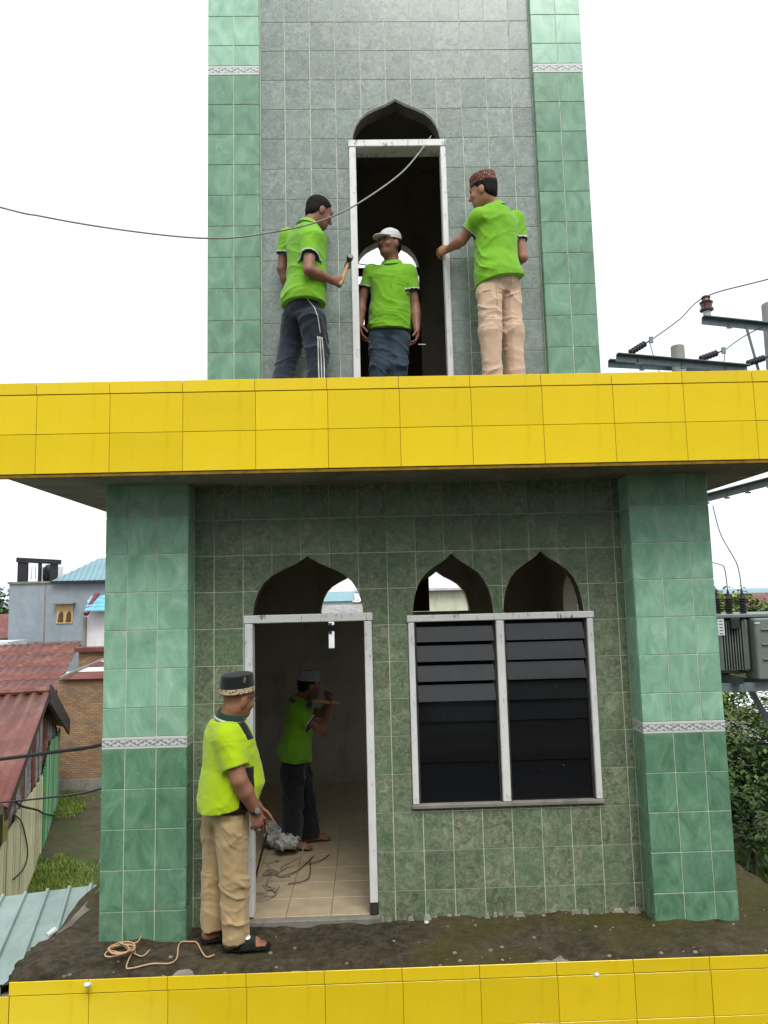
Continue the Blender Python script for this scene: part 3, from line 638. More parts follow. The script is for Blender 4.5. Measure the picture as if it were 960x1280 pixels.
def person(J, label, group=None, skin='skin1', shirt='green_shirt', trousers='navy', table=TORSO, hem=.06, vox=.0056, sleeve=.56, fat=0, trim=True, hair=True, leg_r=(.098, .078, .076), cuff_z=None, seed=1, feet='bare', neck_r=.054, hsc=1.0, collar_dark=False):
    rng = random.Random(seed); hc, hf, hu = np.array(J['head']), nrm(J['hf']), nrm(J['hu']); hf = nrm(hf - hu * (hf @ hu)); hr = np.cross(hf, hu); A = (hr, hf, hu)
    nb, pel = np.array(J['neck']), np.array(J['pelvis']); R0, R1 = nrm(J['pr']), nrm(J['cr'])
    pts = [np.array(J[k]) for k in J if k not in ('hf', 'hu', 'pr', 'cr', 'floor') and not k.startswith('d_')] + [hc + hu * .14]; lo = np.min(pts, 0) - .23; hi = np.max(pts, 0) + .23; lo[2] = J['floor'] - .01
    sh, el, wr, hp, kn, an = [[np.array(J[k + q]) for q in 'LR'] for k in ('sh', 'el', 'wr', 'hp', 'kn', 'an')]
    # --- body
    s = SDF(lo, hi, vox); s.D[:] = 1
    s.ell(hc + hu * hsc * .034 - hf * hsc * .012, (.074 * hsc, .094 * hsc, .084 * hsc), A, 0); s.ell(hc - hu * hsc * .03 + hf * hsc * .022, (.063 * hsc, .072 * hsc, .088 * hsc), A, .03); s.ell(hc - hu * hsc * .088 + hf * hsc * .05, (.036 * hsc, .032 * hsc, .026 * hsc), A, .03)
    s.cap(hc + hf * hsc * .088 + hu * hsc * .012, hc + hf * hsc * .108 - hu * hsc * .028, .0075, .0120, .012); s.cap(hc + hf * hsc * .082 + hu * hsc * .026 - hr * hsc * .035, hc + hf * hsc * .082 + hu * hsc * .026 + hr * hsc * .035, .011, .011, .02)
    for q in (-1, 1):
        s.ell(hc + hr * hsc * q * .072 - hf * hsc * .008 - hu * hsc * .012, (.011 * hsc, .023 * hsc, .034 * hsc), A, .008); s.ell(hc + hr * hsc * q * .031 + hf * hsc * .098 + hu * hsc * .008, (.015 * hsc, .012 * hsc, .010 * hsc), A, 0, sub=True)
        s.ell(hc + hr * hsc * q * .04 + hf * hsc * .066 - hu * hsc * .03, (.022 * hsc, .018 * hsc, .02 * hsc), A, .02)
    s.cap(hc + hf * hsc * .083 - hu * hsc * .058 - hr * hsc * .016, hc + hf * hsc * .083 - hu * hsc * .058 + hr * hsc * .016, .008, .008, .008)
    s.cap(hc - hu * hsc * .06 - hf * hsc * .02, nb - (nb - pel) * .02, neck_r, neck_r * 1.12, .03)
    s.loft(pel, nb, R0, R1, table, .03, grow=-.016)
    for q in (0, 1):
        s.cap(sh[q], el[q], .05 + fat * .5, .038 + fat * .35, .03); s.cap(el[q], el[q] * .65 + wr[q] * .35, .039 + fat * .35, .040 + fat * .35, .012); s.cap(el[q] * .65 + wr[q] * .35, wr[q], .040 + fat * .35, .026 + fat * .15, .012)
        sd_ = 'LR'[q]; hand(s, wr[q], J['d_hand' + sd_][0], J['d_hand' + sd_][1], J['d_hand' + sd_][2], J['d_hand' + sd_][3], J['d_hand' + sd_][4] if len(J['d_hand' + sd_]) > 4 else 1.0)
        s.cap(hp[q], kn[q], .075, .052, .03); s.cap(kn[q], an[q], .052, .036, .02)
        fd = nrm(J['d_foot' + sd_]); fl = J['floor']; hl = np.array([an[q][0], an[q][1], fl + .04]) - fd * .035; fz = .035 if feet == 'bare' else .055
        s.cap(hl, an[q], .036, .036, .02); s.cap(hl + np.array([0, 0, .0]), hl + fd * .15 + np.array([0, 0, fz - .05]), .036, .038, .02, cut=[((0, 0, fl + .018), (0, 0, -1))])
        rt_ = np.cross(fd, (0, 0, 1.))
        for i in range(5): s.cap(hl + fd * .14 + rt_ * (.03 - .015 * i) * (1 if q else 1) + np.array([0, 0, fz - .053]), hl + fd * (.215 - .006 * abs(i - 2)) + rt_ * (.034 - .017 * i) + np.array([0, 0, fz - .063]), .013, .0115, .008, cut=[((0, 0, fl + .018), (0, 0, -1))])
    def reg(c):
        o = np.zeros(len(c), int); l = (c - hc) / hsc; x, y, z = l @ hr, l @ hf, l @ hu
        for q in (-1, 1):
            o[((np.abs(x - q * .031) / .013) ** 2 + ((z - .007) / .006) ** 2 < 1) & (y > .05)] = 1; o[((np.abs(x - q * .034) / .019) ** 2 + ((z - .030) / .0045) ** 2 < 1) & (y > .05)] = 1
        o[((np.abs(x) / .024) ** 2 + ((z + .058) / .009) ** 2 < 1) & (y > .05)] = 2
        return o
    fl = J['floor']; base = np.array([(an[0][0] + an[1][0]) / 2, (an[0][1] + an[1][1]) / 2, fl])
    body = sdf_object(s, 'person', [MAT[skin], MAT['eye'], MAT['lip']], None, base, reg); tag(body, label, 'person', group)
    # --- trousers
    Ln = np.linalg.norm(nb - pel); up = (nb - pel) / Ln; R_ = [rng.uniform(0, 6.28) for _ in range(12)]
    t = SDF(lo, [hi[0], hi[1], pel[2] + .36], vox * 1.12); t.D[:] = 1
    t.loft(pel, nb, R0, R1, table, .02, t0=.0, t1=.26, grow=.004)
    cz = cuff_z or [fl + .05, fl + .05]
    for q in (0, 1):
        cutz = [((0, 0, cz[q]), (0, 0, -1))]
        t.cap(hp[q], kn[q], leg_r[0], leg_r[1], .035, cut=cutz); t.cap(kn[q], an[q] - np.array([0, 0, .05]), leg_r[1], leg_r[2], .02, cut=cutz)
    kz = (kn[0][2] + kn[1][2]) / 2; cr = pel[2]
    def fold(X, Y, Z):
        m = np.exp(-((Z - kz) / .12) ** 2) + .9 * np.exp(-((Z - cr + .06) / .11) ** 2) + 1.1 * np.exp(-((Z - cz[0] - .09) / .10) ** 2) + .2
        A_ = creases(X, Y, Z, (.35, .2, 1), R_[0], 13, 4.5); B_ = creases(X, Y, Z, (-.55, .3, 1), R_[1], 9, 5); V_ = creases(X, Y, Z * .35, (1, .6, .1), R_[2], 11, 3)
        return -(.0105 * m * A_ + .0085 * m * B_ + .007 * V_) + .008
    t.displace(fold)
    legs = [(hp[0], kn[0], an[0]), (hp[1], kn[1], an[1])]
    tm = [MAT[trousers]]
    tr = sdf_object(t, 'trousers', tm, body, None, None)
    # --- shirt
    c = SDF([lo[0], lo[1], pel[2] - .12], hi, vox * 1.05); c.D[:] = 1
    tb2 = [(tt, a + (.030 if tt < .45 else .018) , b + (.028 if tt < .45 else .016), o) for tt, a, b, o in table]
    if not fat: tb2 = [(tt, max(a, .156) if tt < .6 else a, max(b, .112) if tt < .6 else b, o) for tt, a, b, o in tb2]
    tb2 = [(tt, a + max(0, .26 - tt) * .06, b + max(0, .26 - tt) * .06, o) for tt, a, b, o in tb2]; c.loft(pel, nb, R0, R1, tb2, .02, t0=max(0, hem - .07), t1=.955)
    ends = []
    for q in (0, 1):
        d = nrm(el[q] - sh[q]); e = sh[q] + (el[q] - sh[q]) * sleeve; ends.append((e, d)); r = .062 + fat * .55
        c.cap(sh[q] - d * .01, e + d * .1, r, r * 1.02, .045, cut=[(e, d)])
    for q in (0, 1): c.cap(nb - up * .085, sh[q], .045, .055 + fat * .4, .045)
    sp = J.get('d_fold', (0.5, 0.3, 1)); sp = nrm(sp)
    def fold2(X, Y, Z):
        g = X * sp[0] + Y * sp[1] + Z * sp[2]; tz = (Z - pel[2]) / Ln
        m = np.clip(1.1 - 1.1 * tz, .18, 1.0) + .4 * np.exp(-((tz - .78) / .12) ** 2)
        A_ = creases(X, Y, Z, sp, R_[4], 11, 4); B_ = creases(X, Y, Z, (-sp[0], sp[1], .8), R_[5], 8, 4.5)
        q_ = .55 if fat else 1.0; return -(.012 * m * A_ + .010 * m * B_) * q_ + .006
    c.displace(fold2); hp_ = pel + up * Ln * hem; c.halfspace(hp_, -up + nrm(J.get('d_hem', (0, 0, 0))) * (.25 if 'd_hem' in J else 0))
    sh_r = J.get('d_panels')
    def sreg(p):
        o = np.zeros(len(p), int)
        for q in (0, 1):
            e, d = ends[q]; dist = (e - p) @ d; near = np.linalg.norm(p - e - ((p - e) @ d)[:, None] * d, axis=1) < .1 + fat
            if trim: o[near & (dist < .015) & (dist > -.02)] = 2; o[near & (dist < .007) & (dist > -.02)] = 1
        if sh_r is not None: o[sh_r(p)] = 3
        return o
    so_ = sdf_object(c, 'shirt', [MAT[shirt], MAT['dark_trim'], MAT['white_trim'], MAT['blackcloth']], body, None, sreg)
    # --- collar: a folded band round the neck
    mb = MB(); nn = 28; na = nrm(nb * .25 + (hc - hu * .06 - hf * .02) * .75 - nb + up * .02); na = nrm(na + up); rr = nrm(R1 - na * (R1 @ na)); ff = np.cross(na, rr)
    vs = []
    prof = [(.056, .036), (.061, .041), (.070, .032), (.083, .006), (.088, -.006), (.080, -.012)]
    for a_, z_ in prof:
        for k in range(nn):
            th = 2 * math.pi * k / nn; fr = math.sin(th); dz = -.020 * max(0, fr) ** 2; vs.append(nb - up * .02 + na * (z_ + dz) + (rr * math.cos(th) * 1.08 + ff * math.sin(th)) * (a_ + neck_r - .052))
    mb.add(vs, [(i * nn + k, i * nn + (k + 1) % nn, (i + 1) * nn + (k + 1) % nn, (i + 1) * nn + k) for i in range(len(prof) - 1) for k in range(nn)])
    co_ = mb.build('collar', [MAT[shirt], MAT['dark_trim'], MAT['white_trim']], body, smooth=True)
    if collar_dark:
        for pl in co_.data.polygons: pl.material_index = 2 if pl.index // nn == 3 else 1
    if trim:
        for pl in co_.data.polygons:
            i = pl.index // nn
            pl.material_index = 1 if i == 3 else 0
    if hair:
        hs_ = SDF(hc - .15, hc + .17, .005); hs_.D[:] = 1; hn = nrm(hu * .55 - hf * .84)
        hs_.ell(hc + hu * .036 - hf * .014, (.080, .099, .089), A, 0, cut=[(hc + hn * -.012, -hn)]); hs_.ell(hc - hu * .02 - hf * .04, (.072, .062, .06), A, .02, cut=[(hc + hn * .012, -hn)])
        g = waves([(.0015, (210, 150, 90), 0, (60, 40, 30), 1.0), (.0012, (-160, 190, 210), 1, (50, 70, 20), 1.2)]); hs_.displace(g); hs_.ell(hc - hu * .075 + hf * .01, (.09, .06, .055), A, 0, sub=True)
        sdf_object(hs_, 'hair', [MAT['hair']], body)
    return body, A, (so_, tr)
def ring_loft(name, frame, c, rings, mats, parent, seg=32, mi=None, smooth=True):
    """closed stack of elliptic rings (height, lateral radius, depth radius, forward offset) in a head frame (right, fwd, up)"""
    r, f, u = frame; mb = MB(); vs = [c + u * h + f * o + r * a * math.cos(2 * math.pi * k / seg) + f * b * math.sin(2 * math.pi * k / seg) for h, a, b, o in rings for k in range(seg)]; n = len(rings)
    for i in range(n - 1): mb.add([], []); mb.f += [(i * seg + k, i * seg + (k + 1) % seg, (i + 1) * seg + (k + 1) % seg, (i + 1) * seg + k) for k in range(seg)]; mb.m += [mi[i] if mi else 0] * seg
    mb.v = [tuple(v) for v in vs]; mb.f += [tuple(range(seg))[::-1], tuple(range((n - 1) * seg, n * seg))]; mb.m += [0, mi[-1] if mi else 0]
    return mb.build(name, mats, parent, smooth=False)
def hammer(label, grip, tip, face_dir, ln=.30, scale=1.0, head='steel', group='hammers in the workers\' hands'):
    grip, tip = np.array(grip), np.array(tip); d = nrm(tip - grip); fd = nrm(np.array(face_dir) - d * (np.array(face_dir) @ d)); root = empty('hammer', grip, label, 'hammer', group)
    mb = MB(); a = tip - d * ln * scale; mb.tube([a, a + d * .02, a + d * .09, a + d * .16, tip - d * .04, tip], [.010, .0155, .0165, .0125, .012, .012], 10); mb.build('handle', MAT['handle_wood'], root, smooth=True)
    mb = MB(); hl = .055 * scale; s_ = .024 * scale
    mb.tube([tip - fd * hl, tip - fd * hl * .9, tip - fd * hl * .45, tip - fd * hl * .4, tip + fd * hl * .4, tip + fd * hl * .45, tip + fd * hl * .9, tip + fd * hl], [s_ * .88, s_, s_, s_ * .8, s_ * .8, s_, s_, s_ * .88], 12); mb.build('hammer_head', MAT[head], root); return root
from mathutils.bvhtree import BVHTree
def drape(obj, pts, d=(0, 1, 0), back=.6, lift=.002, n=10):
    """lay a polyline onto a garment: each point is carried along d until it meets the cloth"""
    me = obj.data; L0 = WLOC[obj]; bv = BVHTree.FromPolygons([v.co + L0 for v in me.vertices], [tuple(p.vertices) for p in me.polygons]); out = []; d = Vector(nrm(d))
    for a, b in zip(pts[:-1], pts[1:]):
        for k in range(n): 
            p = Vector(np.array(a) + (np.array(b) - np.array(a)) * k / n); h = bv.ray_cast(p - d * back, d)
            if h[0] is not None: out.append(np.array(h[0] - d * lift))
    return out
def seam(obj, parent, name, pts, mat, r=.003, d=(0, 1, 0), lift=.001):
    q = drape(obj, pts, d, lift=lift)
    if len(q) > 2: mb = MB(); mb.tube(q, r, 6); return mb.build(name, MAT[mat], parent, smooth=True)
# man working left of the upper doorway
U = np.array([0, 0, 1.])
def ank(x, y, z, Y): p = onY(x, y, Y); return np.array([p[0], Y, z])
ZT = 3.482
Fa = nrm((.8, .6, 0)); Ra = np.array([Fa[1], -Fa[0], 0])
elR = onY(386, 338, -.22); wrR = onY(414, 350, -.10)
J = dict(floor=ZT, head=onY(399, 266, .02), hf=(.80, .48, -.34), hu=(.28, .14, .95), neck=onY(385, 281, -.005), pelvis=onY(380, 398, -.01), pr=(.62, -.78, 0), cr=(.62, -.78, 0),
         shL=onY(359, 297, .13), shR=onY(388, 299, -.12), elL=onY(353, 336, .16), elR=elR, wrL=onY(365, 372, .22), wrR=wrR,
         hpL=onY(368, 398, .06), hpR=onY(391, 398, -.07), knL=onY(362, 437, .10), knR=onY(396, 440, -.03), anL=ank(346, 480, ZT + .08, .04), anR=ank(398, 490, ZT + .08, -.02),
         d_handL=((.5, .5, -.7), (1, 0, 0), (0, 1, .3), .5), d_handR=(nrm((.9, .3, -.02)), (.15, .9, .1), (.1, .15, 1), 1.25), d_footL=(.7, .7, 0), d_footR=(.75, .6, 0), d_fold=(.35, .2, 1.0))
pA, frA, gA = person(J, 'person in green polo and striped navy track trousers raising a hammer beside the door frame', 'workers in green polo shirts', 'skin2', 'green_shirt', 'navy', seed=3, hem=.13, leg_r=(.092, .078, .078))
# side stripes of the track trousers
for off in (-3.4, 0, 3.4): seam(gA[1], pA, 'stripe', [onY(400 + off * .7, 422, -.1), onY(401.5 + off, 450, -.1), onY(402.5 + off, 490, -.1)], 'white_trim', .0045)
seam(gA[1], pA, 'side_piping', [onY(384, 376, -.1), onY(393, 386, -.1), onY(398, 400, -.1), onY(401, 420, -.1)], 'white_trim', .003)
hd = wrR + nrm((.9, .3, -.02)) * .075
hammer('hammer with pale wooden handle held up to the upper door frame', hd, onY(436, 327, .02), (.35, -.3, .9), .27)
# man standing in the upper doorway
yb = .55
J = dict(floor=ZT, head=onY(487, 305, yb - .02), hf=(-.72, -.68, -.02), hu=(.03, -.03, 1), neck=onY(490, 329, yb + .01), pelvis=onY(487, 419, yb + .01), pr=(-1, .12, 0), cr=(-.98, .2, 0),
         shL=onY(511, 341, yb - .03), shR=onY(464, 341, yb + .06), elL=onY(519, 384, yb - .02), elR=onY(452, 378, yb + .07), wrL=onY(521, 412, yb - .10), wrR=onY(450, 406, yb + .02),
         hpL=onY(498, 420, yb), hpR=onY(474, 420, yb + .02), knL=onY(497, 458, yb - .03), knR=onY(474, 458, yb), anL=ank(499, 520, ZT + .08, yb), anR=ank(471, 520, ZT + .08, yb + .03),
         d_handL=(nrm((.0, -.25, -1)), nrm((-.85, -.1, -.1)), (.1, -1, 0), .42), d_handR=(nrm((0, -.2, -1)), (.8, .2, 0), (0, -1, 0), .4), d_footL=(.15, -1, 0), d_footR=(-.2, -1, 0), d_fold=(.55, .1, 1.0))
pB, frB, gB = person(J, 'person in white cap and green polo standing in the upper doorway holding a cigarette', 'workers in green polo shirts', 'skin2', 'green_shirt', 'jeans', seed=5, hem=.045, leg_r=(.090, .074, .070))
hc = np.array(J['head']); r_, f_, u_ = frB
ring_loft('cap', (r_, nrm(f_ - u_ * .12), nrm(u_ + f_ * .12)), hc, [(.028, .083, .102, -.01), (.05, .084, .104, -.012), (.08, .078, .096, -.014), (.105, .062, .076, -.016), (.122, .036, .044, -.016), (.127, .01, .012, -.016)], [MAT['cap_white']], pB)
mb = MB(); pts = []
for k in range(13):
    th = math.pi * k / 12; pts.append((.078 * math.cos(th), .06 + .105 * math.sin(th)))
top = [hc + r_ * a + f_ * b + u_ * (.046 - .18 * max(0, b - .06) - 1.6 * a * a) for a, b in pts]; bot = [p - u_ * .006 for p in top]; n_ = len(top)
mb.add(top + bot, [tuple(range(n_)), tuple(range(n_, 2 * n_))[::-1]] + [(i, (i + 1) % n_, n_ + (i + 1) % n_, n_ + i) for i in range(n_)]); mb.build('cap_peak', MAT['cap_white'], pB)
cg = MB(); a_ = onY(523, 430.5, yb - .14); cg.tube([a_, a_ + np.array([.055, -.01, -.006])], .0042, 8); tag(cg.build('cigarette', MAT['white_trim']), 'white cigarette between the fingers of the person in the doorway', 'cigarette')
# man holding the right jamb of the upper doorway
yc = -.02
J = dict(floor=ZT, head=onY(604, 240, yc - .02), hf=(-.86, .46, -.16), hu=(-.10, .02, 1), neck=onY(617, 258, yc + .01), pelvis=onY(622, 366, yc), pr=(.9, .3, 0), cr=(.86, .5, 0),
         shL=onY(597, 273, yc - .07), shR=onY(645, 275, yc + .10), elL=onY(577, 301, yc + .03), elR=onY(653, 322, yc + .10), wrL=onY(561, 311, .20), wrR=onY(640, 330, yc + .32),
         hpL=onY(611, 364, yc - .04), hpR=onY(635, 364, yc + .05), knL=onY(612, 415, yc - .07), knR=onY(640, 415, yc + .04), anL=ank(616, 478, ZT + .08, yc - .04), anR=ank(645, 483, ZT + .08, yc + .06),
         d_handL=(nrm((-.80, .58, .0)), nrm((.58, .80, .0)), (0, .1, 1), .55), d_handR=(nrm((-.6, .8, .1)), (0, 0, -1), (-.6, -.6, 0), .5), d_footL=(-.35, .9, 0), d_footR=(.1, 1, 0), d_fold=(-.75, .2, 1.0), d_hem=(.45, 0, 0))
pC, frC, gC = person(J, 'person in maroon patterned hat and beige trousers gripping the upper door jamb', 'workers in green polo shirts', 'skin3', 'green_shirt', 'beige', seed=8, hem=.10, leg_r=(.090, .074, .070))
hc = np.array(J['head']); r_, f_, u_ = frC
ring_loft('hat', (r_, nrm(f_ - u_ * .05), nrm(u_ + f_ * .05)), hc, [(.045, .083, .101, -.014), (.052, .085, .103, -.014), (.115, .081, .098, -.014), (.124, .076, .093, -.014), (.126, .03, .04, -.014)], [MAT['peci_red']], pC)
# stout man on the lower ledge
yd = -.30
Fd = nrm((.85, .52, 0)); Rd = np.array([Fd[1], -Fd[0], 0])
def panels(p):
    q = p - np.array(JD['pelvis']); x, y, z = q @ Rd, q @ Fd, q[:, 2]; nz = p[:, 2] - JD['neck'][2]
    side = (z < .34) & (z > .02) & (x > .10) & (np.abs(y - .045 - .10 * (z - .1)) < .045 + .10 * (.20 - z))
    yoke = (nz > -.14) & (nz < -.025) & (x > .05) & (np.abs(y - .055 - .45 * (-nz - .07)) < .030)
    return side | yoke
J = JD = dict(floor=.004, head=onY(298, 872, yd - .01), hf=(.70, .71, -.05), hu=(.16, .08, .97), neck=onY(289, 893, yd - .01), pelvis=onY(284, 1024, yd), pr=tuple(Rd), cr=tuple(nrm((.58, -.82, 0))),
         shL=onY(283, 918, yd + .17), shR=onY(284, 923, yd - .15), elL=onY(300, 975, yd + .30), elR=onY(299, 975, yd - .20), wrL=onY(322, 1008, yd + .30), wrR=onY(320, 1015, yd - .13),
         hpL=onY(275, 1026, yd + .08), hpR=onY(289, 1028, yd - .06), knL=onY(268, 1098, yd + .09), knR=onY(292, 1102, yd - .07), anL=np.array([.05, yd + .06, .10]), anR=np.array([.215, yd - .085, .10]),
         d_handL=((.3, .3, -.9), (0, -1, 0), (.6, .3, 0), .4), d_handR=(nrm((.12, .08, -1)), nrm((-.35, .9, 0)), nrm((.9, .35, 0)), .55, 1.02), d_footL=(.9, .42, 0), d_footR=(.98, .12, 0), d_fold=(.55, .1, 1.0), d_panels=panels, d_hem=(.5, .2, 0))
pD, frD, gD = person(J, 'stout person in lime polo, khaki trousers and black patterned hat standing outside the lower door', None, 'skin1', 'lime_shirt', 'khaki', FATT, hem=.16, seed=12, sleeve=.72, fat=.035, trim=False, hair=False, leg_r=(.108, .080, .074), cuff_z=[.075, .05], neck_r=.068, hsc=1.1, collar_dark=True)
hc = np.array(J['head']); r_, f_, u_ = frD
tl = (r_, nrm(f_ + u_ * .26), nrm(u_ - f_ * .26))
ring_loft('hat', tl, hc, [(.036, .094, .116, -.006), (.042, .098, .120, -.006), (.074, .098, .120, -.006), (.077, .0955, .117, -.006), (.142, .090, .110, -.004), (.151, .083, .102, -.004), (.153, .03, .04, -.004)], [MAT['blackcloth'], MAT['peci_band']], pD, mi=[0, 1, 0, 0, 0, 0, 0])
mb = MB(); e_ = hc - f_ * .045 + r_ * .094 + u_ * .118; mb.lathe([(.001, 0), (.012, .0), (.012, .003), (.001, .004)], e_ - r_ * .003, tuple(r_ * .97 - u_ * .1), 14, 1.6, .8); mb.build('hat_badge', MAT['silver'], pD)
mb = MB(); mb.tube([hc + r_ * .076 - f_ * .01 + u_ * .012, hc + r_ * .074 + f_ * .06 + u_ * .014, hc + r_ * .066 + f_ * .100 + u_ * .012], .0022, 6)
for q in (-1, 1): mb.tube([hc + f_ * .108 + r_ * (q * .032 + .022 * math.cos(a)) + u_ * (.006 + .016 * math.sin(a)) for a in np.linspace(0, 2 * math.pi, 13)], .0018, 5)
mb.build('glasses', MAT['frame_dark'], pD)
# belt, watch, ring
upD = nrm(np.array(J['neck']) - np.array(J['pelvis'])); bc = np.array(J['pelvis']) + upD * .088; mb = MB(); n_ = 36; vs = []
for h_, g_ in ((-.018, 0), (-.018, .004), (.018, .004), (.018, 0)):
    for k in range(n_):
        th = 2 * math.pi * k / n_; vs.append(bc + upD * h_ + Rd * (.180 + g_) * math.cos(th) + Fd * ((.148 + g_) * math.sin(th) + .0))
mb.add(vs, [(i * n_ + k, i * n_ + (k + 1) % n_, (i + 1) * n_ + (k + 1) % n_, (i + 1) * n_ + k) for i in range(3) for k in range(n_)]); mb.build('belt', MAT['leather'], pD, smooth=True)
wd = nrm(np.array(J['wrR']) - np.array(J['elR'])); wc = np.array(J['wrR']) - wd * .015
mb = MB(); mb.lathe([(.033, -.011), (.036, -.010), (.036, .010), (.033, .011)], wc, tuple(wd), 20); wt = mb.build('watch', MAT['blackcloth'], pD)
mb = MB(); sdv = nrm((.5, -.85, .1)); mb.lathe([(.001, 0), (.018, 0), (.018, .008), (.001, .009)], wc + sdv * .033, tuple(sdv), 16); mb.build('watch_face', MAT['silver'], wt)
mb = MB(); mb.lathe([(.0095, -.003), (.0115, -.003), (.0115, .003), (.0095, .003)], onY(324, 1037, yd - .165), (.1, 0, -1), 12); mb.build('ring', MAT['silver'], pD)
# sandals
for sd_, an_, fd_ in (('R', J['anR'], nrm(J['d_footR'])), ('L', J['anL'], nrm(J['d_footL']))):
    rt_ = np.cross(fd_, U); hl = np.array([an_[0], an_[1], 0]) - fd_ * .06; mb = MB(); ol = []
    for k in range(24):
        th = 2 * math.pi * k / 24; a = math.cos(th); b = math.sin(th); ol.append(hl + fd_ * (.125 + .145 * a) + rt_ * b * (.043 + .010 * a))
    mb.add([p + U * .002 for p in ol] + [p + U * .022 for p in ol], [tuple(range(24))[::-1], tuple(range(24, 48))] + [(i, (i + 1) % 24, 24 + (i + 1) % 24, 24 + i) for i in range(24)]); sn = mb.build('sandal', MAT['rubber'], pD)
    mb = MB(); vs = []
    for i, x_ in enumerate((.085, .115, .15, .178)):
        for k in range(11):
            th = math.pi * k / 10; vs.append(hl + fd_ * (x_ + .0 * i) + rt_ * .052 * math.cos(th) + U * (.014 + (.083 - .10 * (x_ - .085)) * math.sin(th) ** .8))
    mb.add(vs, [(i * 11 + k, i * 11 + k + 1, (i + 1) * 11 + k + 1, (i + 1) * 11 + k) for i in range(3) for k in range(10)]); mb.build('strap', MAT['rubber'], sn, smooth=True)
    mb = MB(); mb.lathe([(.001, 0), (.018, 0), (.017, .004), (.001, .005)], hl + fd_ * .13 - rt_ * .0 + U * .088 + rt_ * .03 - U * .008, tuple(nrm(U + rt_ * .8)), 16); mb.build('buckle', MAT['silver'], sn)
# man chiselling inside the lower room
ye = 1.42
J = dict(floor=.026, head=onY(387, 856, ye), hf=(.93, .30, -.12), hu=(.12, .02, 1), neck=onY(374, 873, ye), pelvis=onY(369, 957, ye + .02), pr=(.3, -.95, 0), cr=(.35, -.93, 0),
         shL=onY(374, 888, ye + .15), shR=onY(371, 888, ye - .15), elL=onY(405, 892, ye + .18), elR=onY(404, 914, ye - .20), wrL=onY(411, 878, ye - .02), wrR=onY(412, 886, ye - .12),
         hpL=onY(373, 957, ye + .09), hpR=onY(366, 957, ye - .06), knL=onY(384, 1005, ye + .12), knR=onY(366, 1005, ye - .08), anL=np.array([onY(388, 1040, ye + .1)[0], ye + .10, .10]), anR=np.array([onY(364, 1040, ye - .1)[0], ye - .08, .10]),
         d_handL=(nrm((.3, -.3, .9)), nrm((-.5, -.3, 0)), (-.8, 0, .1), 1.1), d_handR=(nrm((.35, .1, .9)), nrm((-.7, .4, 0)), (-.6, 0, .3), 1.1), d_footL=(.95, .2, 0), d_footR=(.95, -.2, 0))
pE, frE, _ = person(J, 'person in grey knitted cap and green polo swinging a hammer inside the lower room', 'workers in green polo shirts', 'skin2', 'green_shirt', 'darktrouser', seed=21, hem=.10, vox=.0075, leg_r=(.098, .082, .08))
hc = np.array(J['head']); r_, f_, u_ = frE
ring_loft('cap', (r_, f_, u_), hc, [(.035, .083, .101, -.014), (.045, .085, .103, -.014), (.105, .080, .097, -.014), (.118, .070, .086, -.014), (.122, .03, .04, -.014)], [MAT['cap_knit']], pE)
hammer('hammer raised by the person in the dark lower room', np.array(J['wrR']) + np.array([.03, 0, .05]), onY(388, 876, ye - .20), (.2, -.3, 1), .27)

seam(gB[0], pB, 'placket', [onY(491, 334, .3), onY(490, 342, .3), onY(489.5, 350, .3)], 'green_shirt', .004)
seam(gB[0], pB, 'pocket_edge', [onY(496, 345, .3), onY(508, 348, .3)], 'green_shirt', .0025)
for x_ in (613, 634): seam(gC[1], pC, 'pocket_edge', [onY(x_ - 6, 352.5, -.3), onY(x_ + 6, 352, -.3)], 'khaki', .003)
seam(gC[1], pC, 'seat_seam', [onY(625, 346, -.3), onY(625.5, 358, -.3), onY(626, 372, -.3)], 'khaki', .0025)
seam(gD[1], pD, 'pocket_edge', [onY(296, 1015, -.6), onY(299, 1030, -.6), onY(298, 1044, -.6)], 'leather', .0022)
seam(gD[1], pD, 'pocket_edge', [onY(258, 1021, -.6), onY(272, 1024, -.6)], 'leather', .002)
# ------------------------------------------------------------------ ground, yard, neighbours
GZ = -3.5
def plane_hit(x, y, a, b):
    """pixel onto the vertical plane through plan points a, b"""
    n = np.array([-(b[1] - a[1]), b[0] - a[0]]); d = ray(x, y); t = ((np.array(a[:2]) - CAM[:2]) @ n) / (d[:2] @ n); return CAM + d * t
def ground_mat():
    t = NT('ground', .95, .15); v = t.coord(); n = t.noise(v, .45, 7, .65, .4); n2 = t.noise(v, 4, 6, .7)
    c = t.ramp(n, [(.36, lin(66, 60, 50)), (.50, lin(78, 74, 56)), (.58, lin(62, 78, 38)), (.75, lin(78, 92, 48))]); c = t.mix(t.ramp(n2, [(.4, black(0)), (.7, black(.5))]), c, lin(98, 92, 78)); t.col(c); t.bump(n2, .6, .03); return t.m
MAT['ground'] = ground_mat()
def corr_mat(name, a, b, rust, amt=.5, scale=1.2):
    t = NT(name, .55, .4); v = t.coord(); n = t.noise(v, scale, 7, .65, .3); n2 = t.noise(v, scale * 2.5, 6, .7, .4, (1, .35, 1)); c = t.ramp(n, [(.3, a), (.7, b)])
    c = t.mix(t.ramp(n2, [(.5, black(0)), (.66, black(amt))]), c, rust); t.col(c); t.bump(n2, .15, .01); return t.m
MAT['red_roof'] = corr_mat('red_corrugated', lin(94, 48, 42), lin(116, 62, 54), lin(132, 90, 70), .7); MAT['red_roof2'] = corr_mat('rusty_red_sheet', lin(90, 48, 42), lin(114, 62, 52), lin(146, 104, 82), .8, .8)
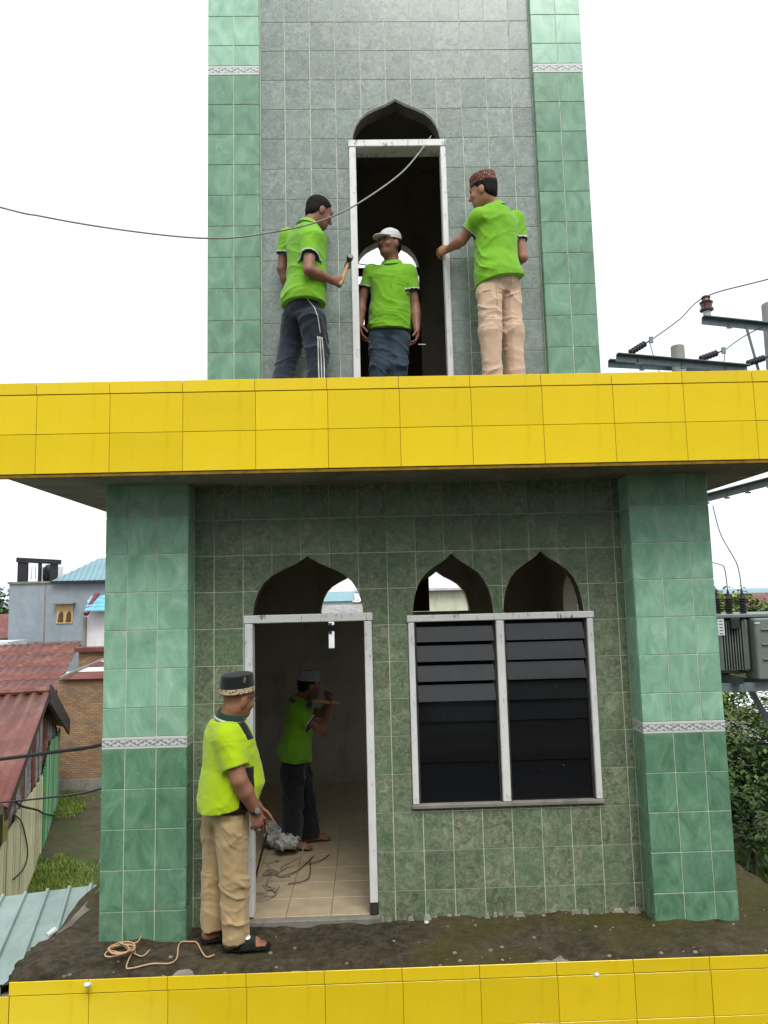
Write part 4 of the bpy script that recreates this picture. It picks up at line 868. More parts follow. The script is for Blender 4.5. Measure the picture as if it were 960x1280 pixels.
MAT['zinc'] = corr_mat('weathered_zinc', lin(120, 116, 116), lin(160, 158, 158), lin(92, 52, 46), .75, 1.5); MAT['pale_sheet'] = corr_mat('pale_green_sheet', lin(132, 152, 146), lin(156, 174, 168), lin(112, 124, 116), .4, 1.4); MAT['white_sheet'] = corr_mat('white_sheet', lin(196, 200, 202), lin(222, 224, 224), lin(150, 140, 130), .4, 2)
MAT['blue_roof'] = corr_mat('blue_sheet', lin(112, 146, 156), lin(128, 160, 168), lin(100, 132, 142), .3, .6); MAT['cyan_tile'] = simple('cyan_roof_tile', lin(112, 176, 202), .5, .4, .1, 3)
def plank_mat(name, c, worn, amt=.75):
    t = NT(name, .85, .2); v = t.coord(rnd=13); n = t.noise(v, 4, 7, .72, .5, (3, 3, .4)); t.col(t.rand_val(t.mix(t.ramp(n, [(.46, black(0)), (.64, black(amt))]), c, worn), .84, 1.1)); t.bump(n, .3, .01); return t.m
MAT['plank_y'] = plank_mat('yellow_plank', lin(214, 208, 168), lin(158, 152, 128)); MAT['plank_g'] = plank_mat('green_plank', lin(128, 178, 136), lin(166, 186, 166)); MAT['plank_g2'] = plank_mat('bright_green_plank', lin(72, 150, 84), lin(120, 160, 120)); MAT['post_o'] = plank_mat('olive_post', lin(168, 158, 88), lin(132, 120, 74))
def brick_mat():
    t = NT('brick_wall', .9, .2); v = t.coord(); mp = t.n('Mapping'); t.l(v, mp.inputs['Vector']); mp.inputs['Rotation'].default_value = (R(90), 0, 0)
    b = t.n('TexBrick'); t.l(mp.outputs[0], b.inputs['Vector']); b.inputs['Color1'].default_value = lin(168, 132, 100); b.inputs['Color2'].default_value = lin(138, 104, 76); b.inputs['Mortar'].default_value = lin(112, 100, 86)
    b.inputs['Scale'].default_value = 1; b.inputs['Brick Width'].default_value = .2; b.inputs['Row Height'].default_value = .065; b.inputs['Mortar Size'].default_value = .012
    n = t.noise(v, .8, 6, .7); n2 = t.noise(v, 5, 6, .75); c = t.mix(t.ramp(n, [(.46, black(0)), (.68, black(.75))]), b.outputs[0], lin(96, 82, 66)); c = t.mix(t.ramp(n2, [(.5, black(0)), (.75, black(.5))]), c, lin(172, 140, 108)); t.col(c); t.bump(b.outputs['Fac'], -.8, .02); return t.m
MAT['brick'] = brick_mat(); MAT['grey_wall'] = plaster_mat('grey_render', lin(132, 141, 149), lin(147, 155, 162), .2, lin(112, 120, 126)); MAT['white_wall'] = plaster_mat('white_render', lin(210, 212, 214), lin(228, 230, 232), .2, lin(180, 180, 178)); MAT['cream_wall'] = plaster_mat('cream_render', lin(196, 196, 172), lin(214, 214, 190), .2, lin(150, 150, 136))
MAT['teal_wall'] = plaster_mat('teal_render', lin(150, 180, 170), lin(166, 196, 184), .2, lin(120, 140, 130)); MAT['darkpane'] = simple('dark_pane', lin(48, 50, 54), .2, .5, .3, 6); MAT['tan_frame'] = simple('tan_frame', lin(198, 168, 112), .6, .3, .15, 8); MAT['brown_pane'] = simple('brown_pane', lin(92, 58, 40), .5, .4, .3, 5)
MAT['black_paint'] = simple('black_paint', lin(38, 38, 42), .6, .4, .3, 10); MAT['galv'] = simple('galvanised_steel', lin(112, 124, 130), .45, .5, .2, 12, 0, .3); MAT['pole'] = plaster_mat('pole_concrete', lin(140, 140, 134), lin(162, 162, 156), .2, lin(120, 118, 110))
MAT['xfmr'] = simple('transformer_paint', lin(112, 120, 116), .45, .45, .12, 3); MAT['porcelain'] = simple('brown_porcelain', lin(80, 50, 48), .2, .5, .2, 8); MAT['porcelain_w'] = simple('pale_porcelain', lin(170, 178, 176), .3, .5, .1, 8); MAT['cable'] = simple('black_cable', lin(34, 34, 36), .6, .4, .2, 6); MAT['wire'] = simple('grey_wire', lin(96, 98, 104), .5, .4, .2, 6); MAT['ropec'] = simple('beige_rope', lin(188, 152, 118), .9, .2, .15, 60); MAT['greycable'] = simple('grey_flex', lin(140, 140, 132), .6, .3, .2, 12)
def leaf_mat(name, a, b):
    t = NT(name, .6, .3); v = t.coord(); n = t.noise(v, 2.2, 5, .6); g = t.n('NewGeometry'); c = t.ramp(n, [(.3, a), (.7, b)]); h = t.n('HueSaturation'); t.l(c, h.inputs['Color']); mr = t.n('MapRange'); t.l(g.outputs['Random Per Island'], mr.inputs[0]); mr.inputs[3].default_value = .6; mr.inputs[4].default_value = 1.45; t.l(mr.outputs[0], h.inputs['Value']); t.col(h.outputs[0])
    t.b.inputs['Subsurface Weight'].default_value = 0; return t.m
MAT['leaf'] = leaf_mat('leaf', lin(58, 82, 40), lin(86, 110, 56)); MAT['leaf_y'] = leaf_mat('bright_leaf', lin(88, 110, 44), lin(120, 140, 62)); MAT['leaf_d'] = leaf_mat('dark_leaf', lin(44, 66, 38), lin(64, 88, 50)); MAT['leaf_b'] = leaf_mat('bluish_leaf', lin(58, 78, 62), lin(84, 104, 86)); MAT['grass'] = leaf_mat('grass_blade', lin(92, 114, 46), lin(132, 148, 70)); MAT['bark'] = wood_mat('bark', lin(70, 58, 46), lin(98, 84, 68))
mb = MB(); nn = 60; ext = np.concatenate([-np.geomspace(1500, 25, 14), np.linspace(-22, 22, 32), np.geomspace(25, 1500, 14)]); n1 = len(ext)
vs = [(x, y + 8, GZ + (.05 * math.sin(.9 * x + .3 * y) + .04 * math.sin(1.7 * y - x) if max(abs(x), abs(y)) < 23 else 0)) for y in ext for x in ext]
mb.add(vs, [(j * n1 + i, j * n1 + i + 1, (j + 1) * n1 + i + 1, (j + 1) * n1 + i) for j in range(n1 - 1) for i in range(n1 - 1)]); tag(mb.build('ground', MAT['ground'], smooth=True), kind='structure')
rg = random.Random(4)
def blades(name, spots, h0, h1, mat):
    mb = MB()
    for x, y in spots:
        h = rg.uniform(h0, h1); th = rg.uniform(0, 6.28); l = h * rg.uniform(.1, .6); wv = .012 + .01 * rg.random(); c, s_ = math.cos(th), math.sin(th); z = GZ + .05 * math.sin(.9 * x + .3 * (y - 8)) + .04 * math.sin(1.7 * (y - 8) - x) - .01
        mb.add([(x - s_ * wv, y + c * wv, z), (x + s_ * wv, y - c * wv, z), (x + c * l * .4, y + s_ * l * .4, z + h * .65), (x + c * l, y + s_ * l, z + h)], [(0, 1, 2), (0, 2, 3)])
    o = mb.build(name, mat, fix=False); tag(o, 'short weedy grass growing in the yard below the ledge', 'grass', kind='stuff'); return o
sp = []
while len(sp) < 24000:
    x, y = rg.uniform(-8.2, -3.5), rg.uniform(8.5, 18.3)
    cl = math.sin(1.3 * x + .4 * y) + math.sin(.9 * y - .6 * x + 1) + .6 * math.sin(2.3 * x + 1.9 * y) + (.9 if x > -6.4 + (14 - y) * .25 and y < 14.5 else -.2) + (1.0 if y > 17.6 else 0)
    if cl > .0 + rg.random() * .9: sp.append((x, y))
blades('grass', sp, .04, .15, MAT['grass'])
o = blades('grass', [(rg.uniform(7.3, 10.5), rg.uniform(8.3, 10.9)) for _ in range(5000)], .15, .45, MAT['leaf_y']); o['label'] = 'bright grass verge beside the right end of the lower ledge'
def sheet_roof(p00, p10, p01, ribs, amp, mat, name, parent, trap=False, sag=0, rows=1):
    """corrugated sheet: p00->p10 across the ribs, p00->p01 along them"""
    p00, p10, p01 = [np.array(p, float) for p in (p00, p10, p01)]; a, b = p10 - p00, p01 - p00; n = nrm(np.cross(a, b)); n = n if n[2] > 0 else -n; mb = MB(); prof = []
    if trap:
        for i in range(ribs):
            for f, h in ((0, 0), (.72, 0), (.78, 1), (.90, 1), (.96, 0)): prof.append(((i + f) / ribs, h * amp))
    else:
        for i in range(ribs * 6 + 1): prof.append((i / (ribs * 6), amp * math.sin(2 * math.pi * i / 6)))
    m = len(prof); R2 = max(2, rows + 1); vs = []
    for j in range(R2):
        for f, h in prof: vs.append(p00 + a * f + b * (j / (R2 - 1)) + n * (h - sag * math.sin(math.pi * j / (R2 - 1))))
    vs += [v - n * .006 for v in vs]; off = m * R2; fs = []
    for j in range(R2 - 1):
        for i in range(m - 1): fs.append((j * m + i, j * m + i + 1, (j + 1) * m + i + 1, (j + 1) * m + i)); fs.append((off + (j + 1) * m + i, off + (j + 1) * m + i + 1, off + j * m + i + 1, off + j * m + i))
    for i in range(m - 1): fs.append((i, off + i, off + i + 1, i + 1)); q = (R2 - 1) * m; fs.append((q + i, q + i + 1, off + q + i + 1, off + q + i))
    mb.add(vs, fs); return mb.build(name, mat, parent, smooth=not trap, fix=False)
# pale green sheet roof below the ledge
a0, a1 = onZ(16, 1192, -.7), onZ(46.7, 1115, -.7); dv = nrm(a1 - a0); far = onZ(96, 1109, -.7); ac = np.array([-dv[1], dv[0], 0]) * -1
p00 = far + ac * .5 - dv * 4.6; root = empty('porch_roof', (far[0] - 1.0, far[1] - 2, GZ), 'pale green ribbed metal porch roof below the soil ledge', 'roof')
sheet_roof(p00, p00 - ac * 3.6, p00 + dv * 4.6, 18, .028, MAT['pale_sheet'], 'metal_sheet', root, True)
for q in (.3, 3.3):
    for s_ in (.4, 4.2):
        b = p00 - ac * q + dv * s_; mb = MB(); mb.box(b[0] - .04, b[0] + .04, b[1] - .04, b[1] + .04, GZ - .05, -.72); mb.build('post', MAT['darkwood'], root)
# plank house with red corrugated gable roof
WA, WB = onZ(33, 1117, GZ), onZ(72, 1004, GZ); wd2 = nrm((WB - WA) * np.array([1, 1, 0])); wl = np.array([-wd2[1], wd2[0], 0])    # wl points left, away from the yard
W = lambda x, y: plane_hit(x, y, WA, WB)
ridge, near_e, far_e = W(48, 869), W(1, 985), W(74, 908)
hs_ = empty('plank_house', (WA[0] - 3, WA[1], GZ), 'old plank house with red corrugated gable roof and flaking yellow and green boards', 'house')
ov = -wl * .22
e0 = near_e - (ridge - near_e) * .18
sheet_roof(ridge + ov + np.array([0, 0, .06]), ridge + wl * 11 + np.array([0, 0, .06]), e0 + ov + np.array([0, 0, .06]), 46, .032, MAT['red_roof'], 'roof_sheet', hs_, rows=3)
sheet_roof(ridge + ov + np.array([0, 0, .05]), ridge + wl * 11 + np.array([0, 0, .05]), far_e + (far_e - ridge) * .05 + ov + np.array([0, 0, .05]), 46, .022, MAT['red_roof'], 'roof_sheet', hs_)
mb = MB(); mb.tube([ridge + ov + np.array([0, 0, .10]), ridge + wl * 11 + np.array([0, 0, .10])], .07, 8); mb.build('ridge_cap', MAT['red_roof2'], hs_)
mb = MB(); mb.bar(ridge + ov * 1.1, far_e + ov * 1.1 + (far_e - ridge) * .06, .05, .42); mb.build('bargeboard', MAT['black_paint'], hs_)
mb = MB(); mb.bar(ridge + ov * .9 + np.array([0, 0, -.05]), e0 + ov * .9 + np.array([0, 0, -.05]), .04, .14); mb.build('bargeboard', MAT['darkwood'], hs_)
def sat(s): return WA + wd2 * s
sR, sN, sF = (ridge - WA) @ wd2, (near_e - WA) @ wd2, (far_e - WA) @ wd2
def ztop(s): return np.interp(s, [sN - 2, sN, sR, sF], [near_e[2] - .2, near_e[2], ridge[2], far_e[2]])
ts = [((W(x, y) - WA) @ wd2, W(x, y)[2]) for x, y in ((12, 1035), (30, 1000), (44, 986), (52, 968), (62, 930), (73, 914))]
def zsplit(s): return min(np.interp(s, [q[0] for q in ts], [q[1] for q in ts]), ztop(s) - .1)
s = sN - .6; k = 0; split = (W(48, 1070) - WA) @ wd2
while s < sF - .05:
    wdt = rg.uniform(.17, .27); z1_ = zsplit(s + wdt / 2) + rg.uniform(-.06, .06); p, q = sat(s), sat(min(s + wdt - .012, sF)); lay = rg.uniform(0, .02)
    m_ = MAT['plank_y'] if s < split else (MAT['plank_g'] if rg.random() < .7 else MAT['plank_g2'])
    mb = MB(); th_ = -wl * (.02 + lay); vs = [p, q, q + th_, p + th_]; mb.add([(v[0], v[1], GZ - .05) for v in vs] + [(v[0], v[1], z1_) for v in vs], [(3, 2, 1, 0), (4, 5, 6, 7), (0, 1, 5, 4), (1, 2, 6, 5), (2, 3, 7, 6), (3, 0, 4, 7)]); mb.build('plank', m_, hs_); s += wdt; k += 1
# gable infill of patched zinc sheets, one slightly in front of the other
s = sN - .5; k = 0
while s < sF:
    wdt = rg.uniform(.55, .8); a_, b_ = s, min(s + wdt, sF + .0); n_ = 13; lay = .035 + .02 * (k % 2); vs = []
    for i in range(n_):
        ss = a_ + (b_ - a_) * i / (n_ - 1); p = sat(ss) + wl * (lay + .012 * math.sin(i * 2.1)); zt = ztop(ss) - .03; zbm = zsplit(ss) - .25 + rg.uniform(-.1, .05)
        vs += [(p[0], p[1], min(zbm, zt - .02)), (p[0], p[1], zt)]
    mb = MB(); mb.add(vs, [(2 * i, 2 * i + 2, 2 * i + 3, 2 * i + 1) for i in range(n_ - 1)]); g_ = mb.build('gable_sheet', MAT['zinc'] if rg.random() < .6 else MAT['red_roof2'], hs_, fix=False); s += wdt - .05; k += 1
mb = MB(); mb.add([tuple(sat(sN - .6) + wl * .25)[:2] + (GZ,), tuple(sat(sF) + wl * .25)[:2] + (GZ,), tuple(sat(sF) + wl * .25)[:2] + (far_e[2],), tuple(ridge + wl * .25), tuple(sat(sN) + wl * .25)[:2] + (near_e[2],), tuple(sat(sN - .6) + wl * .25)[:2] + (near_e[2] - .1,)], [(0, 1, 2, 3, 4, 5)]); mb.build('inner_lining', MAT['darkwood'], hs_, fix=False)
pp = W(8, 1020); mb = MB(); mb.box(pp[0] - .09, pp[0] + .09, pp[1] - .3, pp[1] - .12, GZ - .05, pp[2] + .1); mb.build('post', MAT['post_o'], hs_)
mb = MB(); mb.add([], []); bb = e0 + wl * 0; 
for q in (0.3, 5, 9.5):
    p = near_e + wl * q; mb.box(p[0] - .06, p[0] + .06, p[1] - .06, p[1] + .06, GZ - .05, near_e[2] - .02)
mb.build('eave_posts', MAT['darkwood'], hs_)
# long rusty red roof behind it
rr = empty('long_house', (-14, 22, GZ), 'long low house with rusty red sheet roof behind the plank house', 'house')
A0, A1 = onY(101, 806, 26), onY(68, 868, 18.6); lf = np.array([-14, -2.0, 0]); top0 = A0; low0 = A1
for j in range(4):
    f0, f1 = j / 4, (j + 1) / 4; o0 = low0 + (top0 - low0) * f0 + np.array([0, 0, .03 * j]); o1 = low0 + (top0 - low0) * f1 + np.array([0, 0, .03 * j + .02])
    sheet_roof(o0, o0 + lf, o1, 50, .02, MAT['red_roof2'] if j > 1 else MAT['red_roof'], 'roof_sheet', rr)
for (x, y, Y_, wx, wy) in ((67, 850, 20.6, .42, .9), (62, 880, 18.55, .30, .25)):
    p = onY(x, y, Y_); mb = MB(); dz = (top0[2] - low0[2]) / (top0[1] - low0[1]) * wy; mb.add([(p[0] - wx, p[1] - wy, p[2] - dz + .05), (p[0] + wx, p[1] - wy, p[2] - dz + .05), (p[0] + wx, p[1] + wy, p[2] + dz + .05), (p[0] - wx, p[1] + wy, p[2] + dz + .05)], [(0, 1, 2, 3)]); mb.add([(v[0], v[1], v[2] - .02) for v in mb.v[:4]], [(3, 2, 1, 0)]); mb.build('white_patch_sheet', MAT['white_sheet'], rr, fix=False)
mb = MB(); mb.box(low0[0] - 12, low0[0] - .2, 18.8, 25.8, GZ - .05, low0[2] - .08); mb.build('wall', MAT['brick'], rr)
# brick building with stepped ledges, white upper wall and cyan awning
bh = empty('brick_building', (-6.2, 19.5, GZ), 'unplastered brick building with maroon ledges and a white upper wall with cyan awning', 'building')
b0 = onY(72, 850, 18.5); b1 = onY(160, 842, 18.5); mb = MB(); mb.box(b0[0], -3.0, 18.5, 18.72, GZ - .05, b0[2]); wl_ = mb.build('brick_wall', MAT['brick'], bh)
mb = MB(); mb.box(b0[0] + .02, -3.0, 18.46, 18.52, GZ - .05, GZ + .35); mb.build('plinth', MAT['concrete'], bh)
for i, (f0, f1, mm) in enumerate(((0, .3, 'red_roof'), (.3, .5, 'white_sheet'), (.5, .72, 'red_roof'), (.72, .82, 'white_sheet'), (.82, 1, 'red_roof'))):
    y0_, y1_ = 18.4 + 2.2 * f0, 18.4 + 2.2 * f1; z0_, z1_ = b0[2] + .02 + .50 * f0, b0[2] + .02 + .50 * f1; mb = MB(); xl = b0[0] + .15 + .7 * f0; mb.add([(xl, y0_, z0_ + .012 * i), (-3, y0_, z0_ + .012 * i), (-3, y1_, z1_ + .012 * i), (xl + .2, y1_, z1_ + .012 * i)], [(0, 1, 2, 3)]); mb.add([(v[0], v[1], v[2] - .03) for v in mb.v[:4]], [(3, 2, 1, 0)]); mb.build('ledge_sheet', MAT[mm], bh, fix=False)
mb = MB(); mb.bar((b0[0] + .1, 18.42, b0[2] + .06), (b0[0] + .95, 20.6, b0[2] + .56), .08, .08); mb.build('verge', MAT['concrete'], bh)
c0 = onY(98, 832, 20.6); c1 = onY(98, 815, 20.6); mb = MB(); mb.box(c0[0], -3, 20.6, 20.8, GZ, c1[2]); mb.build('brick_wall', MAT['brick'], bh)
mb = MB(); mb.box(c0[0] - .1, -3, 20.45, 21.2, c1[2], c1[2] + .14); mb.build('maroon_ledge', MAT['red_roof'], bh)
d0 = onY(108, 812, 21.2); d1 = onY(108, 764, 21.2); mb = MB(); mb.box(d0[0], -3, 21.2, 21.4, c1[2] + .14, d1[2] + .4); mb.build('white_wall', MAT['white_wall'], bh)
mb = MB(); mb.box(d0[0] - .1, d0[0], 21.1, 21.4, c1[2] + .14, d1[2] - .2); mb.build('pipe', MAT['concrete'], bh)
aw0, aw1 = onY(105, 764, 20.7), onY(113, 745, 21.4); aw = MB()
for j in range(4):
    for i in range(12):
        f = j / 4; p = aw0 + (aw1 - aw0) * np.array([1, 1, 1]) * f; x = p[0] + .34 * i; hh = (aw1[2] - aw0[2]) / 4; dy = (aw1[1] - aw0[1]) / 4
        t_ = MB(); t_.add([(x, p[1], p[2] + .02), (x + .165, p[1], p[2] + .055), (x + .33, p[1], p[2] + .02), (x + .33, p[1] + dy * 1.1, p[2] + hh), (x + .165, p[1] + dy * 1.1, p[2] + hh + .035), (x, p[1] + dy * 1.1, p[2] + hh), (x, p[1], p[2] - .01), (x + .33, p[1], p[2] - .01)], [(0, 1, 4, 5), (1, 2, 3, 4), (0, 6, 7, 2, 1)]); t_.build('awning_tile', MAT['cyan_tile'], bh, fix=False)
p = onY(110, 755, 20.9); mb = MB(); mb.bar(p + np.array([-.0, -.2, -.35]), p + np.array([.14, .5, .35]), .14, .12); mb.build('verge', MAT['red_roof'], bh)
# grey two-storey house
YG = 30.0; gh = empty('grey_house', (-13, 32, GZ), 'grey rendered house with blue sheet roof and a dark shelter frame on top', 'house')
g = lambda x, y, Y=YG: onY(x, y, Y)
q0, q1 = g(12, 730), g(145, 727); mb = MB(); mb.box(q0[0], q1[0] + 3, YG, YG + 7, GZ, q0[2]); mb.build('wall', MAT['grey_wall'], gh)
mb = MB(); mb.box(q0[0] - .06, g(75, 730)[0], YG - .08, YG + 7, q0[2], q0[2] + .09); mb.build('parapet', MAT['concrete'], gh)
s0 = g(10, 803); mb = MB(); mb.box(s0[0], q1[0] + 3, YG - .06, YG - .003, s0[2] - .2, s0[2]); mb.build('band', MAT['concrete'], gh)
pj = g(56, 760); mb = MB(); mb.box(pj[0] - .03, pj[0] + .03, YG - .02, YG - .002, s0[2], q0[2]); mb.build('downpipe', MAT['concrete'], gh)
mb = MB(); bl = g(69, 727.5); br = g(160, 726); rt = g(124, 698, YG + 3); rt2 = g(150, 698, YG + 3)
e1 = bl + np.array([-.1, -.25, .03]); e2 = br + np.array([3, -.25, .03]); rt2 = rt + np.array([4, 0, 0]); mb.add([e1, e2, rt2, rt, e1 + np.array([0, 7.2, 0])], [(0, 1, 2, 3), (4, 0, 3)]); mb.add([v - np.array([0, 0, .05]) for v in (e1, e2, rt2, rt)], [(3, 2, 1, 0)])
rf_ = mb.build('roof', MAT['blue_roof'], gh, fix=False)
for i in range(26):
    f = i / 26; a_ = e1 + (e2 - e1) * f; tp = rt + (rt2 - rt) * max(0, (f - .28) / .72) if f > .28 else e1 + (rt - e1) * (f / .28) 
    mb = MB(); mb.bar(a_ + np.array([0, -.01, .02]), tp + np.array([0, -.01, .02]), .05, .03); mb.build('seam', MAT['blue_roof'], rf_)
mb = MB(); mb.bar(e1 + np.array([0, -.02, -.04]), e2 + np.array([0, -.02, -.04]), .05, .10); mb.build('gutter', MAT['black_paint'], gh)
wn0, wn1 = g(71.5, 756), g(91, 779); w_ = MB(); w_.box(wn0[0], wn1[0], YG - .05, YG - .004, wn1[2], wn0[2]); wo_ = w_.build('window', MAT['tan_frame'], gh); mx_ = (wn0[0] + wn1[0]) / 2
for a_, b_ in ((wn0[0] + .06, mx_ - .05), (mx_ + .05, wn1[0] - .06)):
    mb = MB(); zc = (wn0[2] + wn1[2]) / 2; mb.prism([(a_, wn1[2] + .06), (b_, wn1[2] + .06), (b_, zc), (b_ - .08, zc + .16), (a_ + .05, zc)], 'y', YG - .065, YG - .051); mb.build('pane', MAT['brown_pane'], wo_)
mb = MB(); mb.box(wn0[0] - .08, wn1[0] + .12, YG - .35, YG - .0, wn0[2] + .02, wn0[2] + .08); mb.build('canopy', MAT['concrete'], gh)
# shelter frame on the roof
f0, f1 = g(20, 729), g(69, 729); zt_, zt2 = g(22, 699)[2], g(69, 702)[2]; fr_ = empty('roof_shelter', (f0[0], YG, q0[2]), parent=gh)
for x_, w__, zz in ((f0[0], .42, zt_), (f1[0] - .30, .30, zt2), (f0[0] + .95, .10, zt2)):
    mb = MB(); mb.box(x_, x_ + w__, YG + .1, YG + .3, q0[2] + .09, zz); mb.build('post', MAT['black_paint'], fr_)
mb = MB(); mb.bar((f0[0] - .05, YG + .2, zt_ - .02), (f1[0] + .12, YG + .2, zt2 - .02), .3, .22); mb.build('beam', MAT['black_paint'], fr_)
mb = MB(); mb.box(f0[0] + .42, f1[0] - .3, YG + 1.6, YG + 1.66, q0[2] + .09, zt2 - .15); mb.build('back_sheet', MAT['white_wall'], fr_)
for i in range(7):
    x_ = f0[0] + .45 + .17 * i; mb = MB(); mb.box(x_, x_ + .02, YG + .18, YG + .2, q0[2] + .2, zt2 - .2); mb.build('bar', MAT['black_paint'], fr_)
mb = MB(); mb.lathe([(.01, 0), (.24, .02), (.26, .3), (.24, .62), (.12, .78), (.02, .82)], (f0[0] + 1.1, YG + .9, q0[2] + .1), seg=14); mb.build('water_tank', MAT['black_paint'], fr_, smooth=True)
# far roofs at the left edge
def far_house(cx, Y, w_, d_, zt, roof_h, wall, roof, label, grp='far houses beyond the minaret', nwin=3):
    r_ = empty('far_house', (cx, Y, GZ), label, 'house', grp); mb = MB(); mb.box(cx - w_ / 2, cx + w_ / 2, Y, Y + d_, GZ, zt); mb.build('wall', MAT[wall], r_)
    mb = MB(); o = .3; mb.add([(cx - w_ / 2 - o, Y - o, zt), (cx + w_ / 2 + o, Y - o, zt), (cx + w_ / 2 + o, Y + d_ + o, zt), (cx - w_ / 2 - o, Y + d_ + o, zt), (cx - w_ / 2 - o, Y + d_ / 2, zt + roof_h), (cx + w_ / 2 + o, Y + d_ / 2, zt + roof_h)], [(0, 1, 5, 4), (2, 3, 4, 5), (0, 4, 3), (1, 2, 5), (3, 2, 1, 0)]); mb.build('roof', MAT[roof], r_)
    for i in range(nwin):
        x = cx - w_ / 2 + w_ * (i + .5) / nwin; mb = MB(); mb.box(x - .45, x + .45, Y - .03, Y - .004, zt - 1.9, zt - .8); wi = mb.build('window', MAT['white_wall'], r_); mb = MB(); mb.box(x - .38, x + .38, Y - .045, Y - .031, zt - 1.83, zt - .87); mb.build('pane', MAT['darkpane'], wi)
    return r_
h_ = onY(4, 790, 34); far_house(h_[0] - 3.2, 34, 6.5, 5, h_[2] - .3, 1.2, 'cream_wall', 'red_roof2', 'low cream house with red roof beside the grey house')
h_ = onY(8, 803, 28); mb = MB(); mb.box(h_[0] - 4, h_[0] + .35, 27.4, 29.2, h_[2] - .15, h_[2] + .05); mb.box(h_[0] - 3.8, h_[0] + .2, 27.5, 29.1, GZ, h_[2] - .15); tag(mb.build('shed', MAT['white_sheet']), 'small shed with flat white sheet roof in front of the grey house', 'shed')
# houses seen through the rear arches and at the right
far_house(-2.6, 62, 9, 7, .9, .7, 'white_wall', 'zinc', 'white far house with zinc roof seen through the door arch')
far_house(3.4, 24, 5.2, 4, 2.35, .12, 'cream_wall', 'zinc', 'cream house close behind the window arch', nwin=0)
far_house(-6.5, 85, 11, 8, 1.9, 1.2, 'teal_wall', 'blue_roof', 'teal far house with blue roof seen through the door arch')
h_ = onY(945, 757, 48); far_house(h_[0] + 3, 48, 13, 8, h_[2] - .1, 1.0, 'cream_wall', 'red_roof2', 'far house with rusty roof behind the transformer')
h_ = onY(925, 742, 70); far_house(h_[0] + 4, 70, 20, 8, h_[2], .5, 'teal_wall', 'blue_roof', 'far long house with dark blue roof beyond the transformer')
h_ = onY(945, 868, 16); far_house(h_[0] + 1.2, 16, 3, 3, h_[2] - .45, .6, 'cream_wall', 'white_sheet', 'low shed with white sheet roof among the shrubs')
# ------------------------------------------------------------------ vegetation
def leaves(mb, c, rad, n, size, rng, droop=.3, clump=None, elong=2.0):
    """n folded leaf faces spread through an ellipsoid, in clumps"""
    cl = clump or max(6, n // 45); cs = []
    for _ in range(cl):
        v = np.array([rng.gauss(0, 1) for _ in range(3)]); v /= np.linalg.norm(v); cs.append(np.array(c) + v * np.array(rad) * rng.uniform(.45, 1.0))
    for i in range(n):
        b = cs[i % cl] + np.array([rng.gauss(0, .16), rng.gauss(0, .16), rng.gauss(0, .13)]) * np.array(rad)
        th = rng.uniform(0, 6.283); d = np.array([math.cos(th), math.sin(th), rng.uniform(-.7, .5) - droop]); d /= np.linalg.norm(d); sd_ = np.cross(d, (0, 0, 1.)); sd_ /= np.linalg.norm(sd_) + 1e-6; up_ = np.cross(sd_, d); s_ = size * rng.uniform(.6, 1.35)
        t1 = b + d * s_; m1 = b + d * s_ * .5; mb.add([b, m1 + sd_ * s_ / elong / 2 + up_ * s_ * .08, t1, m1 - sd_ * s_ / elong / 2 + up_ * s_ * .08], [(0, 1, 2), (0, 2, 3)])
def tree(name, base, h, rad, n, size, mat, label, cat, seed, group, lobes=5, elong=2.0, crown_z=.62):
    rng = random.Random(seed); base = np.array(base, float); r_ = empty(name, base, label, cat, group); mb = MB(); topc = base + np.array([0, 0, h * crown_z]); ends = []
    mb.tube([base - np.array([0, 0, .1]), base + np.array([.03 * h * rng.uniform(-1, 1), .03 * h, h * .3]), topc], [h * .035, h * .026, h * .012], 8)
    cm = MB()
    for i in range(lobes):
        a = 6.283 * i / lobes + rng.uniform(-.3, .3); e = topc + np.array([math.cos(a) * rad[0] * .55, math.sin(a) * rad[1] * .55, rad[2] * rng.uniform(-.35, .5)]); st = base + np.array([0, 0, h * rng.uniform(.25, .5)]); mb.tube([st, (st + e) / 2 + np.array([0, 0, .05 * h]), e], [h * .014, h * .010, h * .004], 6)
        leaves(cm, e, (rad[0] * .6, rad[1] * .6, rad[2] * .6), n // lobes, size, rng, elong=elong)
    mb.build('trunk', MAT['bark'], r_); cm.build('crown', MAT[mat], r_, fix=False); return r_
G1 = 'shrubs and trees behind the right end of the minaret'
tree('shrub', (7.6, 9.2, GZ), 3.4, (1.5, 1.3, 1.5), 4200, .15, 'leaf', 'dense green shrub with small leaves below the transformer', 'shrub', 1, G1)
tree('shrub', (9.3, 9.9, GZ), 3.3, (1.6, 1.3, 1.5), 4200, .15, 'leaf_d', 'dark green shrub filling the gap beside the brighter shrub', 'shrub', 2, G1)
tree('shrub', (8.0, 11.0, GZ), 4.4, (1.5, 1.4, 1.3), 3600, .16, 'leaf_y', 'tall yellowish shrub with sunlit leaves below the transformer beams', 'shrub', 3, G1, crown_z=.75)
tree('shrub', (10.4, 11.6, GZ), 4.3, (1.9, 1.4, 1.9), 3600, .17, 'leaf_d', 'tall dark shrub behind the bright shrub', 'shrub', 4, G1)
